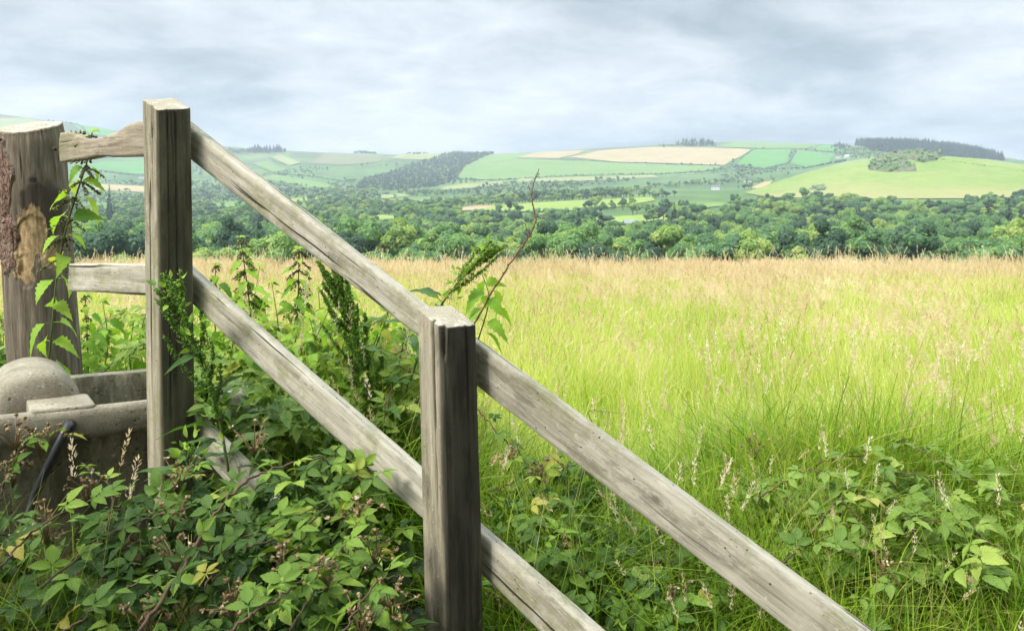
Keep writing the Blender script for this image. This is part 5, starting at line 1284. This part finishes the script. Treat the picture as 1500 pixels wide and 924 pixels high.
def blades(mb, g, n, rad, h0, h1, w, lean=.5, mat=0, tone=(.4, .2), seg=6, droop=.5):
    a = g.uniform(0, 6.28, n); r = rad * np.sqrt(g.uniform(0, 1, n)); base = np.stack([np.cos(a) * r, np.sin(a) * r, np.zeros(n)], -1)
    d = g.uniform(0, 6.28, n); ln = np.abs(g.normal(0, lean, n)) * .6 + .05; h = g.uniform(h0, h1, n); wd = w * g.uniform(.6, 1.3, n); f = g.uniform(0, 6.28, n)
    t = np.linspace(0, 1, seg); dirv = np.stack([np.cos(d), np.sin(d)], -1)
    bend = ln[:, None] * t[None] ** 2 * h[:, None] + droop * ln[:, None] * np.clip(t[None] - .6, 0, 1) ** 2 * h[:, None] * 2
    z = h[:, None] * (t[None] - .28 * np.minimum(ln, 1.4)[:, None] * t[None] ** 2.6)
    c = np.concatenate([base[:, None, :2] + dirv[:, None] * bend[..., None], z[..., None]], -1)
    half = (wd[:, None] * (np.clip(1.25 - t[None], .06, 1) * np.minimum(1, .55 + t[None] * 2)) / 2)[..., None] * np.stack([np.cos(f), np.sin(f), np.zeros(n)], -1)[:, None]
    V = np.stack([c - half, c + half], 2).reshape(n, seg * 2, 3)
    q = np.array([[2 * i, 2 * i + 1, 2 * i + 3, 2 * i + 2] for i in range(seg - 1)])
    F = (q[None] + (np.arange(n) * seg * 2)[:, None, None]).reshape(-1, 4)
    uv = np.tile(np.stack([np.tile([0, 1.], seg), np.repeat(t, 2)], -1), (n, 1))
    tn = np.clip(np.repeat(g.normal(tone[0], tone[1], n), seg * 2) + .12 * np.tile(np.repeat(t, 2), n), 0, 1)
    mb.add(V.reshape(-1, 3), F, uv, tn, mat)
    return c[:, -1], (c[:, -1] - c[:, -2])

def heads(mb, g, tips, dirs, ln, mat, wide=.006, n=26, open_=.35):
    tpl = (np.array([[-.1, 0, 0], [.1, 0, 0], [.17, .5, .1], [0, 1.15, 0], [-.17, .5, .1]]), [np.array([[0, 1, 2, 3, 4]])], np.zeros((5, 2)))
    for tp, d in zip(tips, dirs):
        d = d / (np.linalg.norm(d) + 1e-9); L = ln * g.uniform(.7, 1.35); k_ = int(n * g.uniform(.8, 1.2)); s = g.uniform(0, 1, k_)
        bow = np.array([d[0], d[1], -.2]) * .35
        c = tp + d * (s * L)[:, None] + bow * (s ** 2 * L)[:, None]
        o = g.normal(size=(k_, 3)); o /= np.linalg.norm(o, axis=1)[:, None]
        sp = wide * g.uniform(.2, 1, k_) * (np.sin(np.pi * (s * .85 + .1)) + .15)
        dd = d + o * open_
        place(mb, tpl, c + o * sp[:, None], frames(dd, g.normal(size=(k_, 3))), g.uniform(.007, .013, k_) * ln / .10, np.full(k_, np.clip(g.normal(.5, .2), 0, 1)), mat)

def form_obj(name, mb, mats): return bpy.data.objects.new(name, mb.mesh(name, mats))
def leafy(seed, n=46, rad=.13, h=(.24, .52), w=.0052, straw=5, **k_):
    b = MB(); gg = np.random.default_rng(seed); blades(b, gg, n, rad, *h, w, **k_); blades(b, gg, n // straw, rad, h[0] * 1.1, h[1] * 1.35, w * .45, .35, 0, (.88, .12), 6, .4); return b
def flowering(seed, n=13, rad=.16, h=(.55, .86), ln=.10, wide=.007, nh=26, w=.0022, open_=.35):
    g = np.random.default_rng(seed); b = MB(); t, d = blades(b, g, n, rad, *h, w, .22, 0, (.68, .15), 5, .2)
    heads(b, g, t, d, ln, 1, wide, nh, open_); blades(b, g, 14, rad, .3, .6, .0045, .5, 0, (.5, .2)); return b
GF = [form_obj('grass_tuft', leafy(i, lean=.45 + .1 * i), [M_GRASS]) for i in range(4)]
GF += [form_obj('grass_tuft', flowering(40 + i, ln=.085 + .012 * i, wide=(.005, .009, .016, .007)[i], nh=(44, 50, 60, 46)[i], open_=(.25, .4, .9, .3)[i]), [M_GRASS, M_SEED]) for i in range(4)]
g = np.random.default_rng(81); b = MB(); t, d = blades(b, g, 4, .25, .55, .85, .003, .25, 0, (.4, .2), 6, .2); heads(b, g, t, d, .10, 0, .004, 16, .2)
M_DEADG = leaf_mat('dead_brown_stalk', [(0, (.09, .045, .025)), (.5, (.19, .10, .055)), (1, (.32, .20, .11))], .8, .15)
GF.append(form_obj('grass_tuft', b, [M_DEADG]))
b = MB(); t, d = blades(b, g, 3, .2, .72, 1.0, .0022, .25, 0, (.8, .1), 6, .2); heads(b, g, t, d, .13, 1, .009, 50, .4); GF.append(form_obj('grass_tuft', b, [M_GRASS, M_SEED]))
GN = [form_obj('bank_tuft', leafy(60 + i, 44, .10, (.22, .5), .0055, 15, lean=.75, seg=8, droop=1.0), [M_GRASSN]) for i in range(4)]
b = MB(); g = np.random.default_rng(66); t, d = blades(b, g, 5, .08, .45, .7, .0022, .3, 0, (.6, .1), 6, .3); heads(b, g, t, d, .08, 1, .007, 40, .6); blades(b, g, 12, .08, .2, .4, .005, .6); GN.append(form_obj('bank_tuft', b, [M_GRASSN, M_SEED]))

def sow(n, x_of, y0, y1, g, p=1.0):
    y = (y0 ** p + (y1 ** p - y0 ** p) * g.uniform(size=n)) ** (1 / p); return x_of(y, n, g), y
g = np.random.default_rng(99)
wide_x = lambda y, n, g: g.uniform(-1, 1, n) * (.66 * y + 1.0)
xs, ys, kd, sc_ = [], [], [], []
def add(x, y, k_, s): xs.append(x); ys.append(y); kd.append(k_); sc_.append(s)
off_fence = lambda x, y: (x - FC[0]) * FN[0] + (y - FC[1]) * FN[1]
# leafy layer
x, y = sow(14500, wide_x, 3.0, 24.5, g, 1.75); add(x, y, g.integers(0, 4, len(x)), g.uniform(.75, 1.2, len(x)))
# flowering layer, thinning towards the bank and in patches
x, y = sow(14500, wide_x, 3.4, 24.5, g, 1.75); pn = fbm(x / 1.6, y / 2.2, 51, 3); k_ = g.uniform(size=len(x)) < np.clip(.62 * sstep(15.5, 22.5, y) + .16 * sstep(.5, .68, pn) * sstep(4.5, 7, y) + .09 * sstep(4.5, 6, y), 0, 1)
x, y = x[k_], y[k_]; pk = fbm(x / 2.4 + 9, y / 3, 57, 2); add(x, y, np.where(pk > .56, 6, np.where(pk < .42, 4 + g.integers(0, 2, len(x)), 4 + g.integers(0, 4, len(x)))), g.uniform(.78, 1.12, len(x)))
x, y = sow(1900, wide_x, 4.2, 22, g, 1.5); k_ = fbm(x / 2, y / 2, 63, 2) > .42; add(x[k_], y[k_], np.full(k_.sum(), 8), g.uniform(.7, 1.1, k_.sum()))
x, y = sow(1100, wide_x, 15, 24, g, 1.5); add(x, y, np.full(len(x), 9), g.uniform(.75, 1.12, len(x)))
x, y, kd_, s = (np.concatenate(q) for q in (xs, ys, kd, sc_))
tq = np.column_stack([x, y]) - np.array(tr.location[:2])
k_ = (off_fence(x, y) > .45) & ~((np.abs(tq @ td) < LEN / 2 + .1) & (np.abs(tq @ tn) < WID / 2 + .12)) & ~((x < -.9) & (y < 3.7)) & ~((x < .1) & (y < 3.3))
x, y, kd_, s = x[k_], y[k_], kd_[k_], s[k_]; n = len(x)
near_f = sstep(3.0, 6.5, y); sz = s * (.72 + .28 * near_f)
o = scatter('meadow_grass', np.column_stack([x, y, H(x, y) - .01]), np.column_stack([g.normal(size=n) * .12 + .5 * (fbm(x / 1.5, y / 1.5, 91, 2) - .5), g.normal(size=n) * .12 + .6 * (fbm(x / 1.7 + 5, y / 1.7, 92, 2) - .45), g.uniform(-1.2, 1.2, n)]), np.column_stack([sz * 1.05, sz * 1.05, sz]), kd_, GF)
tag(o, 'tall meadow grass with ripe pinkish beige heads filling the field', 'grass')

# long green grass on the banks and under the fence
xs, ys, ss = [], [], []
def bank(n, x0, x1, y0, y1, s0, s1, keep=None):
    x = g.uniform(x0, x1, n); y = g.uniform(y0, y1, n)
    k_ = np.ones(n, bool) if keep is None else keep(x, y); xs.append(x[k_]); ys.append(y[k_]); ss.append(g.uniform(s0, s1, k_.sum()))
bank(820, .3, 2.6, 1.75, 3.7, .62, 1.0, lambda x, y: off_fence(x, y) > .1)
bank(260, .8, 1.8, 2.8, 3.5, 1.0, 1.4)
bank(420, -.1, 1.0, 2.15, 3.4, .75, 1.15, lambda x, y: off_fence(x, y) > .12)
bank(420, -1.3, -.1, 2.7, 3.8, .8, 1.3, lambda x, y: off_fence(x, y) > .15)
bank(330, -2.9, -1.4, 3.7, 4.6, .9, 1.4)
bank(170, -1.6, -.1, 1.3, 2.2, .6, .9, lambda x, y: off_fence(x, y) < -.08)
bank(50, -1.5, -.7, 1.35, 1.95, .8, 1.15)
bank(150, .0, 1.4, 1.5, 2.1, .6, .95, lambda x, y: off_fence(x, y) < -.05)
x, y, s = (np.concatenate(q) for q in (xs, ys, ss))
tq = np.column_stack([x, y]) - np.array(tr.location[:2])
k_ = ~((np.abs(tq @ td) < LEN / 2 + .08) & (np.abs(tq @ tn) < WID / 2 + .10)); x, y, s = x[k_], y[k_], s[k_]; n = len(x)
o = scatter('bank_grass', np.column_stack([x, y, H(x, y) - .01]), np.column_stack([g.normal(size=(n, 2)) * .13, g.uniform(0, 6.28, n)]), np.column_stack([s, s, s]), np.where(g.uniform(size=n) < .045, 4, g.integers(0, 4, n)), GN)
tag(o, 'lush green grass on the banks around the fence and brambles', 'grass')

# trees of the lane behind the camera, and an unseen bush added beside it: they keep the sky's light off the near bank
for i, (x, y, f, sc_, lab) in enumerate([(4.2, -6.5, 3, 1.15, 'broad tree overhanging the lane behind the camera'), (10.5, -5.0, 6, 1.1, 'tall tree by the lane further along behind the camera'), (-2.4, -10.5, 1, 1.1, 'spreading tree across the lane behind the camera')]):
    t = empty('broadleaf_tree', (x, y, EYE - 1.7), lab, 'tree'); t.scale = (sc_,) * 3; t.rotation_euler.z = i * 2.0
    for nm, me in (('crown', crown_me[f]), ('trunk', trunk_me[f])):
        c = bpy.data.objects.new(nm, me); COL.objects.link(c); c.parent = t
t = empty('added_shade_bush', (-2.45, .40, EYE - 1.55), 'dense unseen bush added left of the camera to shade the near bank', 'bush')  # unseen bush, added and sized to shade the low left of the bank
b = MB(); g = np.random.default_rng(404); v, f = ICO2
for i in range(9):
    c = np.array([g.normal() * .35, g.normal() * .35, g.uniform(.5, 1.75)]); n = 230; r_ = .5 * (1.15 - c[2] * .28)
    b.add(v * r_ * .8 + c, f, None, .25); nv = g.normal(size=(n, 3)); nv /= np.linalg.norm(nv, axis=1)[:, None]
    place(b, OVAL[1], c + nv * r_ * g.uniform(.75, 1.15, (n, 1)), frames(g.normal(size=(n, 3)), nv + g.normal(size=(n, 3)) * .5), g.uniform(.05, .09, n), np.clip(g.normal(.45, .2, n), 0, 1))
b.build('foliage', M_BRAM, t); t.scale = (1.15, 1.15, 1.32)
b = MB()
for i in range(5): tube(b, spline([[g.normal() * .08, g.normal() * .08, -.15], [g.normal() * .15, g.normal() * .15, .6], [g.normal() * .35, g.normal() * .35, 1.5]], 10), .03, .01, 7)
b.build('stem', M_BARK, t)

# ================================================================== AIR, SKY, LIGHT, CAMERA
b = MB(); hx, y0, y1, z0, z1 = 14500., -40., 9300., -60., 620.
b.add([[x, y, z] for z in (z0, z1) for x, y in ((-hx, y0), (hx, y0), (hx, y1), (-hx, y1))], [np.array([[0, 3, 2, 1], [4, 5, 6, 7], [0, 1, 5, 4], [1, 2, 6, 5], [2, 3, 7, 6], [3, 0, 4, 7]])])
m, nt, out = new_mat('valley_haze'); k = NT(nt)
pv = k.n('ShaderNodeVolumePrincipled'); pv.inputs['Color'].default_value = (.76, .88, 1, 1); pv.inputs['Density'].default_value = 1.5e-4; pv.inputs['Anisotropy'].default_value = .2
k.link(pv.outputs[0], out.inputs['Volume'])
haze = tag(b.build('haze', m, None, False), kind='stuff')

SUN_AZ, SUN_EL = (-.79, -.61), 42       # towards the sun, left and a little behind the camera
w = bpy.data.worlds.new('World'); SC.world = w; w.use_nodes = True; nt = w.node_tree; nt.nodes.clear(); k = NT(nt)
sky = k.n('ShaderNodeTexSky', sky_type='NISHITA'); sky.sun_disc = False; sky.sun_elevation = R(SUN_EL); sky.sun_rotation = math.atan2(SUN_AZ[0], SUN_AZ[1])
gen = k.n('ShaderNodeTexCoord').outputs['Generated']; sp = k.n('ShaderNodeSeparateXYZ'); k.link(gen, sp.inputs[0]); dz = k.math('MAXIMUM', sp.outputs[2], 0)
den = k.math('ADD', dz, .20); cb = k.n('ShaderNodeCombineXYZ'); k.put(cb.inputs[0], k.math('DIVIDE', sp.outputs[0], den)); k.put(cb.inputs[1], k.math('DIVIDE', sp.outputs[1], den))
cv = cb.outputs[0]
n1 = k.noise(k.scale(cv, (.8, .9, 1), (1.7, .35, 0)), 1.0, 8, .56, .5); n2 = k.noise(k.scale(cv, (1.2, 1.3, 1), (5.2, 2.1, 0)), 3.0, 7, .6, .4)
mixn = k.math('ADD', k.math('MULTIPLY', n1, .68), k.math('MULTIPLY', n2, .32))
# base of the cloud deck: blue grey where it is thick, nearly white where it is thin
cl = k.ramp(mixn, [(.38, (.22, .255, .28)), (.455, (.33, .37, .40)), (.50, (.43, .465, .49)), (.55, (.52, .545, .565)), (.61, (.64, .65, .66))])
# the deck is brighter towards the zenith, as overcast skies are
gain = k.n('ShaderNodeMapRange', interpolation_type='SMOOTHSTEP'); k.put(gain.inputs[0], dz); gain.inputs[1].default_value = .32; gain.inputs[2].default_value = .85; gain.inputs[3].default_value = 1.0; gain.inputs[4].default_value = 5.4
cl = k.mix(1.0, cl, (10.0, 10.0, 10.0), 'MULTIPLY')
vm = k.n('ShaderNodeVectorMath', operation='SCALE'); k.link(cl, vm.inputs[0]); k.put(vm.inputs['Scale'], gain.outputs[0])
col = k.mix(.93, sky.outputs[0], vm.outputs[0])
bg = k.n('ShaderNodeBackground'); k.link(col, bg.inputs[0]); bg.inputs[1].default_value = .1
wo = k.n('ShaderNodeOutputWorld'); k.link(bg.outputs[0], wo.inputs[0])

sd = bpy.data.lights.new('sun', 'SUN'); sd.energy = 3.3; sd.angle = R(14); sd.color = (1, .955, .88)
so = bpy.data.objects.new('sun', sd); COL.objects.link(so)
v = Vector((*SUN_AZ, 0)).normalized() * math.cos(R(SUN_EL)) + Vector((0, 0, math.sin(R(SUN_EL))))
so.rotation_euler = v.to_track_quat('Z', 'Y').to_euler(); so.location = (-4, -3, 8)

cd = bpy.data.cameras.new('camera'); cam = bpy.data.objects.new('camera', cd); COL.objects.link(cam)
cam.location = (0, 0, EYE); cam.rotation_euler = (R(90), 0, 0)
cd.sensor_width = 36; cd.lens = 36 * F_PX / 1500; cd.shift_y = -(462 - HZ) / 1500; cd.clip_start = .05; cd.clip_end = 40000
SC.camera = cam
SC.render.engine = 'CYCLES'; SC.render.resolution_x, SC.render.resolution_y = 1024, 630
SC.view_settings.view_transform = 'Standard'; SC.view_settings.look = 'None'; SC.view_settings.gamma = 1; SC.view_settings.exposure = 0.62; SC.view_settings.use_curve_mapping = False
SC.cycles.use_denoising = True; SC.cycles.max_bounces = 8; SC.cycles.diffuse_bounces = 3; SC.cycles.transmission_bounces = 4; SC.cycles.volume_bounces = 0; SC.cycles.transparent_max_bounces = 4
SC.cycles.use_adaptive_sampling = True; SC.cycles.adaptive_threshold = .02
